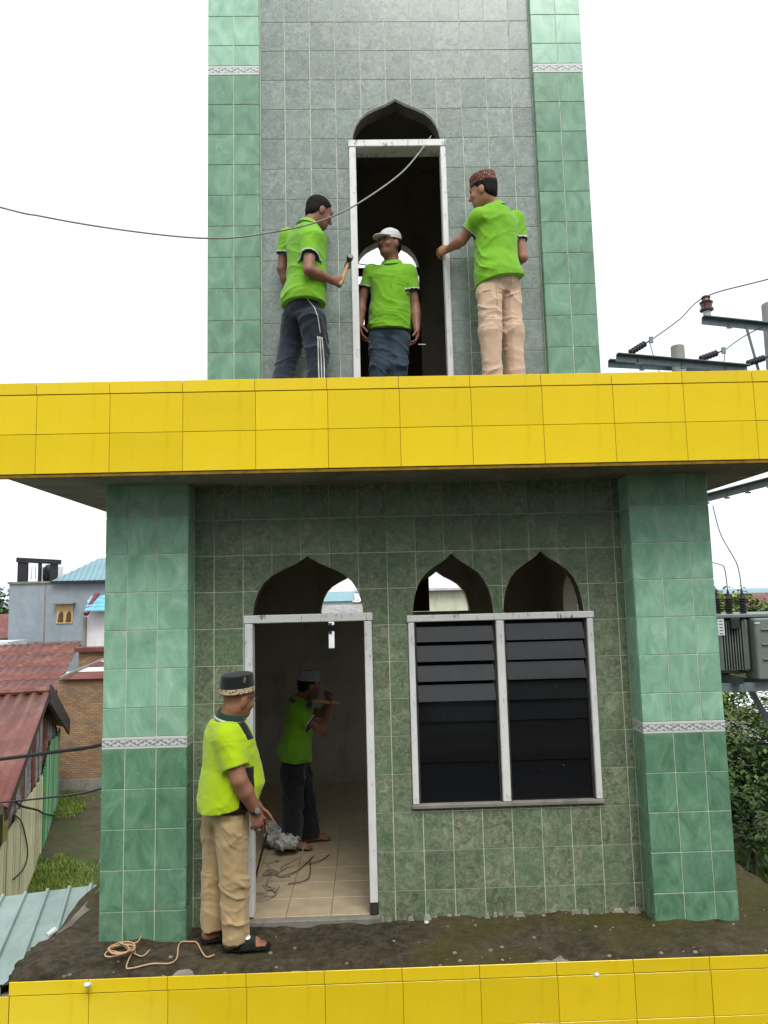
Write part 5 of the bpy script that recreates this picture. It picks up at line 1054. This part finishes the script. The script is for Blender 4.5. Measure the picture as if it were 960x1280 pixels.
# strap-leaved plants at their feet
for i, (x, y) in enumerate(((7.9, 8.7), (8.6, 8.8), (9.3, 8.9))):
    rng = random.Random(50 + i); base = np.array([x, y, GZ]); r_ = empty('strap_leaf_plant', base, 'strap-leaved plant with arching narrow leaves at the foot of the shrubs', 'plant', 'strap-leaved plants'); mb = MB(); mb.tube([base, base + np.array([.02, 0, 1.5])], [.05, .03], 7); mb.build('stem', MAT['bark'], r_); mb = MB()
    for _ in range(110):
        th = rng.uniform(0, 6.283); st = base + np.array([0, 0, rng.uniform(.6, 1.6)]); ln = rng.uniform(.5, .85); el_ = rng.uniform(.1, 1.1); d = np.array([math.cos(th), math.sin(th), 0]); sd_ = np.array([-d[1], d[0], 0]); pts = [st + d * ln * f * math.cos(el_) + np.array([0, 0, ln * (f * math.sin(el_) - .55 * f * f)]) for f in (0, .3, .6, .85, 1)]; ws = (.012, .022, .02, .012, .001); vs = []
        for p, w__ in zip(pts, ws): vs += [p - sd_ * w__, p + sd_ * w__]
        mb.add(vs, [(2 * k, 2 * k + 1, 2 * k + 3, 2 * k + 2) for k in range(4)])
    mb.build('leaves', MAT['leaf_b'], r_, fix=False)
r_ = empty('broad_leaf_plant', (9.0, 10.0, GZ), 'low plant with broad pale leaves in the grass verge', 'plant'); mb = MB(); rng = random.Random(77)
for i in range(16):
    th = 6.283 * i / 16 + rng.uniform(-.2, .2); d = np.array([math.cos(th), math.sin(th), 0]); sd_ = np.array([-d[1], d[0], 0]); ln = rng.uniform(.4, .6); st = np.array([8.85, 9.95, GZ]); pts = [st + d * ln * f + np.array([0, 0, ln * (1.2 * f - .6 * f * f)]) for f in (0, .35, .65, 1)]; vs = []
    for p, w__ in zip(pts, (.01, .09, .09, .004)): vs += [p - sd_ * w__, p + np.array([0, 0, -.015]), p + sd_ * w__]
    mb.add(vs, [(3 * k + j, 3 * k + j + 1, 3 * k + j + 4, 3 * k + j + 3) for k in range(3) for j in range(2)])
mb.build('leaves', MAT['leaf_y'], r_, fix=False)
p = onY(-8, 775, 55); tree('tree', (p[0], 55, GZ), 7.6, (3.4, 3, 3.0), 5000, .42, 'leaf_d', 'dark round tree beyond the grey house', 'tree', 9, 'far trees', crown_z=.66)
for i, (px, Y_, hh) in enumerate(((902, 40, 6.2), (925, 44, 5.0), (952, 38, 4.8), (985, 52, 5.2), (420, 110, 6.6), (560, 90, 5.6))):
    p = onY(px, 750, Y_); tree('tree', (p[0], Y_, GZ), hh, (2.6, 2.2, 2.0), 2200, .38, ('leaf_y', 'leaf', 'leaf_d')[i % 3], ('pale green tree', 'mid green tree', 'dark green tree')[i % 3] + ' far behind the minaret, ' + ('just left of the brown bushings', 'between the bushings and the far roof', 'in front of the rusty far roof', 'past the end of the far roof', 'seen through the door arch', 'seen through the window arch')[i], 'tree', 20 + i, 'far trees')
# distant belt of trees closing the horizon
mb = MB(); rng = random.Random(5); rad_ = 260
for i in range(240):
    a = 6.283 * i / 240; hh = rng.uniform(4, 9); wv = rng.uniform(4, 8); c = np.array([math.cos(a) * rad_ * rng.uniform(.9, 1.15), math.sin(a) * rad_ * rng.uniform(.9, 1.15) + 8, GZ + hh * .45]); leaves(mb, c, (wv, wv, hh * .55), 60, 1.9, rng, clump=14)
tag(mb.build('distant_trees', MAT['leaf'], fix=False), 'distant low belt of trees along the horizon', 'trees', kind='stuff')
# ------------------------------------------------------------------ power line: poles, arms, insulators, transformer
YT = 6.0; T = lambda x, y, Y=YT: onY(x, y, Y)
def angle_iron(mb, a, b, w_=.10, th=.010, up=(0, 0, 1)):
    a, b = np.array(a, float), np.array(b, float); d = nrm(b - a); r_ = nrm(np.cross(d, up)); mb.bar(a, b, th, w_, up); mb.bar(a + r_ * w_ / 2 + np.array(up) * (w_ / 2 - th / 2 - .001), b + r_ * w_ / 2 + np.array(up) * (w_ / 2 - th / 2 - .001), w_ - th - .002, th, up)
P1 = T(964, 378, 6.3); P2 = T(846.5, 431, 6.3)
for p, lb in ((P1, 'tall grey concrete pole carrying the steel arm with a brown insulator'), (P2, 'shorter grey concrete pole top showing just above the yellow ledge')):
    mb = MB(); rw = .15 if p is P1 else .105; mb.lathe([(rw + .04, 0), (rw + .035, 2), (rw, p[2] - GZ - .01), (rw - .01, p[2] - GZ), (.01, p[2] - GZ + .004)], (p[0], 6.3, GZ - .02), seg=20); o = mb.build('utility_pole', MAT['pole'], smooth=False); tag(o, lb, 'pole')
def arm(a, b, label, holes=4):
    r_ = empty('cross_arm', a, label, 'cross arm'); mb = MB(); angle_iron(mb, a, b, .115, .012); mb.build('angle_bar', MAT['galv'], r_)
    a, b = np.array(a), np.array(b)
    for i in range(holes):
        f = (i + .5) / holes; p = a + (b - a) * f; mb = MB(); mb.tube([p + np.array([0, -.02, -.09]), p + np.array([0, -.02, .02])], .009, 6); mb.tube([p + np.array([-.04, -.02, -.075]), p + np.array([.04, -.02, -.075])], .014, 6); mb.build('bolt', MAT['galv'], r_)
    return r_
arm(T(877, 401), T(1010, 415), 'steel arm reaching left from the tall pole with a brown insulator on its tip', 2)
arm(T(770, 447.5, 5.9), T(934, 462, 5.9), 'upper steel arm lying across the shorter pole above the yellow ledge', 3)
arm(T(760, 455, 6.5), T(925, 463.5, 6.5), 'lower parallel steel arm behind the shorter pole above the yellow ledge', 2)
arm(T(870, 626, 6.2), T(975, 599, 5.3), 'steel beam passing just under the corner of the yellow ledge', 4)
mb = MB(); mb.bar(T(933, 409, 5.98), T(949, 466, 6.1), .03, .03, (0, 1, 0)); tag(mb.build('arm_brace', MAT['galv']), 'thin diagonal brace below the arm of the tall pole', 'brace')
ins = T(884, 396); r_ = empty('pin_insulator', ins, 'brown ribbed pin insulator standing on the steel arm tip', 'insulator'); mb = MB(); mb.lathe([(.05, 0), (.06, .01), (.06, .08), (.05, .09)], ins + np.array([0, 0, .0]), seg=16); mb.build('base', MAT['porcelain_w'], r_)
mb = MB(); mb.lathe([(.06, .09), (.105, .10), (.105, .125), (.085, .15), (.09, .20), (.10, .215), (.105, .235), (.07, .26), (.06, .29), (.075, .31), (.06, .335), (.01, .34)], ins, seg=18); mb.build('bell', MAT['porcelain'], r_, smooth=False)
itop = ins + np.array([0, 0, .33])
def strain(c, d, label):
    d = nrm(d); r_ = empty('strain_insulator', c, label, 'insulator', 'strain insulators on the pole arms'); mb = MB(); prof = [(.012, -.22), (.012, -.17)]
    for k in range(6): prof += [(.045, -.16 + k * .05), (.055, -.145 + k * .05), (.045, -.125 + k * .05)]
    prof += [(.012, .15), (.012, .22)]; mb.lathe(prof, c, tuple(d), 12); mb.build('body', MAT['black_paint'], r_); mb = MB(); e = c + d * .24; mb.box(e[0] - .03, e[0] + .03, e[1] - .015, e[1] + .015, e[2] - .05, e[2] + .05); mb.build('clamp', MAT['galv'], r_); return c - d * .24, c + d * .26
s1 = strain(T(798, 434.5), T(812, 426) - T(798, 434.5), 'dark strain insulator on the free end of the upper parallel arm')
s2 = strain(T(887, 444.5), T(905, 438) - T(887, 444.5), 'dark strain insulator halfway along the parallel arms')
s3 = strain(T(946, 450.5), T(965, 444) - T(946, 450.5), 'dark strain insulator beside the tall pole')
def wire(name, pts, r, mat, label, cat='wire', group=None, seg=6, n=14):
    pts = [np.array(p, float) for p in pts]; P_ = []; m = len(pts)       # Catmull-Rom through the points
    for i in range(m - 1):
        p0, p1, p2, p3 = pts[max(i - 1, 0)], pts[i], pts[i + 1], pts[min(i + 2, m - 1)]
        for k in range(n):
            t_ = k / n; P_.append(.5 * ((2 * p1) + (-p0 + p2) * t_ + (2 * p0 - 5 * p1 + 4 * p2 - p3) * t_ ** 2 + (-p0 + 3 * p1 - 3 * p2 + p3) * t_ ** 3))
    P_.append(pts[-1]); mb = MB(); mb.tube(P_, r, seg); o = mb.build(name, MAT[mat], smooth=True); tag(o, label, cat, group); return o
GW = 'thin wires of the power line'
wire('wire', [s1[1], (s1[1] + itop) / 2 + np.array([0, 0, -.03]), itop, T(960, 349, 5.6), T(1150, 300, 5.0)], .011, 'wire', 'overhead wire tied to the top of the brown insulator', group=GW)
wire('wire', [s2[1], T(942, 414), T(1040, 370, 5.8), T(1200, 330, 5.5)], .010, 'wire', 'overhead wire rising from the middle strain insulator past the tall pole', group=GW)
wire('wire', [T(812, 428), T(817, 445), T(826, 470)], .007, 'wire', 'short jumper hanging from the end strain insulator', group=GW)
wire('wire', [T(906, 440), T(905, 452), T(900, 470)], .007, 'wire', 'short jumper hanging from the middle strain insulator', group=GW)
# transformer
xr = T(898, 764, 5.9); tx = empty('transformer', (6.9, 6.2, .7), 'grey pole-mounted transformer with cooling fins and dark ribbed bushings', 'transformer')
x0_ = xr[0] - .12; zt_ = 1.74; zb_ = .86; x1_ = x0_ + 1.35
mb = MB(); mb.cbox(x0_, x1_, 5.9, 6.6, zb_, zt_ - .05, .02); mb.build('tank', MAT['xfmr'], tx)
mb = MB(); mb.cbox(x0_ - .06, x1_ + .06, 5.62, 6.66, zt_ - .05, zt_, .008); mb.build('lid', MAT['xfmr'], tx)
fx0, fx1 = T(901, 800, 5.7)[0], T(927.5, 800, 5.7)[0]
for i in range(9):
    x = fx0 + (fx1 - fx0) * i / 8; mb = MB(); mb.box(x - .006, x + .006, 5.66, 5.895, zb_ + .08, zt_ - .10); mb.build('fin', MAT['xfmr'], tx)
lx, rx = T(928, 800, 5.7)[0], T(939, 800, 5.6)[0]; mb = MB(); mb.cbox(lx, rx, 5.64, 5.9, zb_ + .06, zt_ - .06, .03); mb.build('tank_corner', MAT['xfmr'], tx)
mb = MB(); mb.cbox(rx + .015, x1_ + .02, 5.5, 5.89, zb_ - .05, zt_ - .06, .02); pn = mb.build('radiator_box', MAT['xfmr'], tx)
for z_ in (1.10, 1.31, 1.52): mb = MB(); mb.cbox(rx + .10, x1_ - .05, 5.475, 5.4985, z_ - .012, z_ + .012, .005); mb.build('rib', MAT['xfmr'], pn)
q = T(947, 779, 5.48); mb = MB(); mb.box(q[0] - .035, q[0] + .04, 5.492, 5.4985, q[2] - .008, q[2] + .01); mb.build('small_label', MAT['white_sheet'], pn)
mb = MB(); q0, q1 = T(899, 772, 5.64), T(906, 794, 5.64); mb.box(q0[0] - .03, q1[0], 5.635, 5.655, q1[2], q0[2]); pl_ = mb.build('name_plate', MAT['white_sheet'], tx)
for i in range(5): mb = MB(); z_ = q0[2] - .05 - .045 * i; mb.box(q0[0] - .01, q1[0] - .02, 5.6315, 5.6345, z_ - .006, z_ + .006); mb.build('plate_line', MAT['wire'], pl_)
q0, q1 = T(913, 773, 5.6), T(925, 786, 5.6); mb = MB(); mb.cbox(q0[0], q1[0], 5.58, 5.655, q1[2], q0[2], .008); mb.build('gauge_box', MAT['black_paint'], tx)
bt = []
for i, (px, Y_) in enumerate(((897, 6.2), (911.5, 6.1), (929, 6.0))):
    b = T(px, 764, Y_); b = np.array([b[0], Y_, zt_]); mb = MB(); prof = [(.05, 0)]
    for k in range(6): prof += [(.042, .02 + .038 * k), (.068, .032 + .038 * k), (.044, .044 + .038 * k)]
    prof += [(.03, .26), (.022, .30), (.010, .36), (.004, .38)]; mb.lathe(prof, b, seg=14); mb.build('bushing', MAT['black_paint'], tx); bt.append(b + np.array([0, 0, .37]))
wire('wire', [bt[2], T(921, 705, 6.0), T(901, 668, 6.1), T(891, 632, 6.2)], .008, 'wire', 'thin lead curving from the steel beam down to the transformer bushing nearest the plain radiator', group=GW)
wire('wire', [bt[1], T(906, 712, 6.1), T(901, 706, 6.1), T(880, 702, 6.2), T(850, 704, 6.3)], .008, 'wire', 'thin bent lead coming from behind the pillar to the middle bushing', group=GW)
for i, (ya, yb_) in enumerate(((847, 5.65), (846, 6.35))):
    a_ = T(880, ya, yb_); mb = MB(); mb.box(x0_ - .5, x1_ + .8, yb_ - .035, yb_ + .035, zb_ - .22, zb_ - .10); tag(mb.build('support_beam', MAT['galv']), 'steel channel beam carrying the transformer, ' + ('under its fins' if i == 0 else 'under its rear edge'), 'beam')
mb = MB(); mb.box(x0_ + .1, x0_ + .22, 5.5, 6.5, zb_ - .098, zb_ - .002); mb.build('foot', MAT['black_paint'], tx); mb = MB(); mb.box(x1_ - .3, x1_ - .18, 5.5, 6.5, zb_ - .098, zb_ - .052); mb.build('foot', MAT['black_paint'], tx)
mb = MB(); mb.bar(T(938, 862, 6.3), T(962, 905, 6.3), .07, .07, (0, 1, 0)); tag(mb.build('beam_brace', MAT['galv']), 'diagonal steel brace below the transformer beams', 'brace')
# cables at the left and the loose flex across the tower
wire('cable', [(-.62, .8, 1.18), onY(128, 930.5, 1.2), onY(60, 941, 1.3), onY(0, 949, 1.4), onY(-300, 985, 1.9), onY(-900, 1015, 3)], .017, 'cable', 'thick black cable running to the left pillar above the yard', 'cable')
wire('cable', [(-.62, 1.6, .78), onY(125, 986, 2.2), onY(60, 997, 4), onY(0, 1003, 6)], .012, 'cable', 'thin cable running from the left pillar to the plank house', 'cable')
wire('cable', [W(0, 1002) - wl * .2, W(15, 1009) - wl * .15, W(32, 1014) - wl * .2, W(48, 1018) - wl * .12, W(64, 1020) - wl * .08], .020, 'cable', 'black cable along the front of the yellow and green planks', 'cable')
wire('cable', [W(14, 1020) - wl * .06, W(23, 1030) - wl * .06, W(30, 1063) - wl * .06, W(26, 1085) - wl * .06, W(12, 1100) - wl * .06], .013, 'cable', 'loose black cable looping down the yellow planks', 'cable')
wire('flex', [onY(539, 170, .36), onY(527, 187, .22), onY(504, 214, .0), onY(470, 240, -.18), onY(430, 264, -.28), onY(385, 281, -.30), onY(330, 292, -.32), onY(285, 297.5, -.34), onY(240, 297, -.36), onY(180, 291, -.40), onY(110, 281, -.46), onY(50, 270, -.52), onY(0, 259, -.56), onY(-250, 190, -.9)], .0062, 'greycable', 'loose grey flex sagging from the upper arch across the left pillar', 'cable')
# thin wire in the far upper opening
wire('wire', [np.array([.9, 3.1, 6.0]), np.array([1.35, 3.1, 5.93]), np.array([1.9, 3.1, 5.90])], .006, 'cable', 'thin wire crossing the far arch of the upper room', group=GW)
# ------------------------------------------------------------------ small things on the ledge and in the room
hz = lambda x, y, o=.012: np.array([(q := onZ(x, y, 0))[0], q[1], heights(q[0], q[1]) - .012 + o])
wire('rope', [hz(268, 1190), hz(262, 1191), hz(257, 1190), hz(252, 1184), hz(246, 1176), hz(238, 1174), hz(227, 1175), hz(223, 1182), hz(221, 1194), hz(212, 1202), hz(190, 1204), hz(165, 1210), hz(158, 1208), hz(164, 1194), hz(169, 1190), hz(165, 1183), hz(172, 1180), hz(177, 1173)], .0048, 'ropec', 'beige rope lying loose from the coil to the feet of the stout person', 'rope', 'beige rope pieces')
cc = hz(150, 1194); pts = []
for i in range(44):
    a = i * .62; rr_ = .035 + .03 * abs(math.sin(i * .37)); pts.append(cc + np.array([rr_ * 1.1 * math.cos(a) + .02 * math.sin(i * .7), rr_ * math.sin(a) * 1.2 + .02 * math.cos(i * .4), .004 + .0007 * i]))
wire('rope', pts + [hz(175, 1194), hz(187, 1187)], .0046, 'ropec', 'small tangled coil of beige rope at the foot of the left pillar', 'rope', 'beige rope pieces', n=4)
hz0 = onZ(63, 1160, 0); mb = MB(); a_ = hz(59, 1162); b_ = hz(69, 1157); mb.tube([a_ + np.array([0, 0, .01]), b_ + np.array([0, 0, .015])], [.016, .02], 8); tag(mb.build('plastic_scrap', MAT['white_sheet']), 'small white plastic scrap on the mossy soil left of the pillar', 'scrap')
def stone(c, r_, seed, mat='concrete'):
    rng = random.Random(seed); mb = MB(); vs = []; n1_, n2_ = 7, 9
    for i in range(n1_):
        for j in range(n2_):
            ph = math.pi * (i + .01) / (n1_ - .98); th = 6.283 * j / n2_; k_ = r_ * rng.uniform(.8, 1.15); vs.append((c[0] + k_ * 1.2 * math.sin(ph) * math.cos(th), c[1] + k_ * math.sin(ph) * math.sin(th), c[2] + k_ * .75 * math.cos(ph)))
    mb.add(vs, [(i * n2_ + j, i * n2_ + (j + 1) % n2_, (i + 1) * n2_ + (j + 1) % n2_, (i + 1) * n2_ + j) for i in range(n1_ - 1) for j in range(n2_)]); return mb
for i, (x, y, r_, lb) in enumerate(((109.5, 1221.5, .018, 'small white stone on the yellow edge below the left pillar'), (533, 1150, .014, 'small pale mortar lump at the wall foot between door and window'), (745, 1207, .015, 'pale pebble on the yellow edge below the window'))):
    tag(stone(hz(x, y, .006), r_, i, 'white_sheet').build('stone', MAT['white_sheet'], smooth=True), lb, 'stone')
mb = MB(); rng = random.Random(8)
for i in range(90):
    x, y = rng.uniform(-1.0, 3.8), rng.choice([rng.uniform(-.59, -.03), rng.uniform(-.60, -.56), rng.uniform(-.06, -.01)]); 
    if -.7 < x < -.12 and y > -.2 or 2.84 < x < 3.42 and y > -.2: continue
    r_ = rng.choice([.004, .005, .006, .009, .012]); st = stone((x, y, heights(x, y) - .010), r_, i); mb.add(st.v, st.f)
tag(mb.build('gravel', MAT['soffit']), 'crumbs of mortar and gravel scattered on the soil', 'gravel', kind='stuff')
mb = MB()       # broken mortar line along the wall foot
x = 1.10
while x < 2.84:
    wv = rng.uniform(.015, .09); h_ = rng.uniform(.001, .012); mb.add([(x, -.001, -.02), (x + wv, -.001, -.02), (x + wv, -.018 - h_ * .6, -.02), (x, -.015 - h_ * .5, -.02), (x + wv * .3, -.001, h_ + .004), (x + wv * .8, -.001, h_ * .7 + .004), (x + wv * .8, -.012, h_ * .4 + .002), (x + wv * .2, -.012, h_ * .5 + .002)], [(0, 1, 5, 4), (3, 7, 6, 2), (4, 5, 6, 7), (0, 4, 7, 3), (1, 2, 6, 5)]); x += wv + rng.choice([0, .02, .06, .15])
tag(mb.build('mortar_fillet', MAT['concrete'], mina), kind='stuff')
# rubble inside the door
c = onZ(352, 1066, .03); s_ = SDF(c - .3, c + np.array([.3, .3, .4]), .009); s_.D[:] = 1; rng = random.Random(6)
for i in range(9): s_.ell(c + np.array([rng.uniform(-.10, .12), rng.uniform(-.12, .12), rng.uniform(.02, .12)]), (rng.uniform(.04, .09), rng.uniform(.04, .08), rng.uniform(.03, .06)), np.eye(3), .03)
s_.ell(c + np.array([-.10, .1, .14]), (.06, .06, .10), np.eye(3), .03); s_.displace(waves([(.010, (70, 45, 60), 0, (30, 24, 18), 2.0), (.007, (-60, 85, 40), 1, (25, 35, 12), 2.0)])); s_.halfspace((0, 0, .024), (0, 0, -1))
MAT['rag'] = motif_mat('printed_rag', lin(176, 176, 174), lin(128, 130, 134), 38, .38)
o = sdf_object(s_, 'rag_heap', [MAT['rag']], None, (c[0], c[1], .024)); tag(o, 'crumpled grey and white rag heap on the floor inside the door', 'rags')
GRt = 'twisted strips of debris inside the door'
for i in range(7):
    b = onZ(rng.uniform(320, 352), rng.uniform(1085, 1120), .03); pts = [b]; 
    for k in range(5): pts.append(pts[-1] + np.array([rng.uniform(-.07, .09), rng.uniform(-.07, .07), rng.uniform(-.02, .05)])); pts[-1][2] = max(.034, pts[-1][2])
    wire('debris_strip', pts, .005, 'soffit', 'twisted brown strip of debris on the tiles just inside the door', 'debris', GRt, n=5)
for i, (a_, b_, cc_) in enumerate((((352, 1095), (372, 1088), (392, 1070)), ((360, 1105), (385, 1098), (388, 1075)), ((385, 1080), (400, 1076), (412, 1068)))):
    wire('debris_strip', [onZ(*a_, .035), onZ(*b_, .04), onZ(*cc_, .035)], .004, 'bark', 'twisted brown strip of debris on the tiles just inside the door', 'debris', GRt, n=6)
mb = MB(); mb.tube([onY(334, 1040, .30), onZ(319, 1100, .03) + np.array([0, 0, 0.01])], .008, 6); tag(mb.build('stick', MAT['darkwood']), 'thin dark stick leaning just inside the lower door', 'stick')

# ------------------------------------------------------------------ unseen hall and terrace, added to shade the lower storey (mirrored in the louvre glass)
ph = empty('prayer_hall', (1.3, -14, GZ), 'prayer hall with arched windows facing the minaret across the terrace', 'building')
ops = [Opening(-9.5 + 2.6 * i, -8.1 + 2.6 * i, .9, 2.4, -9.5 + 2.6 * i, -8.1 + 2.6 * i, .7) for i in range(9)]
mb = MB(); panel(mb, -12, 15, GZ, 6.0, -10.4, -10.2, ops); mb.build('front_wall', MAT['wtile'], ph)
mb = MB(); mb.box(-12, 15, -18, -10.42, GZ, 5.9); mb.build('hall_body', MAT['darkpane'], ph)
mb = MB(); mb.box(-12.4, 15.4, -18.4, -9.7, 6.0, 6.3); mb.build('roof', MAT['soffit'], ph)
mb = MB(); mb.box(-12, 15, -10.2, -4.4, .2, .45); mb.build('terrace', MAT['soil'], ph); mb = MB(); mb.box(-11.5, 14.5, -10, -4.8, GZ, .19); mb.build('terrace_base', MAT['concrete'], ph)  # unseen terrace, added to cut light bouncing up to the lower storey
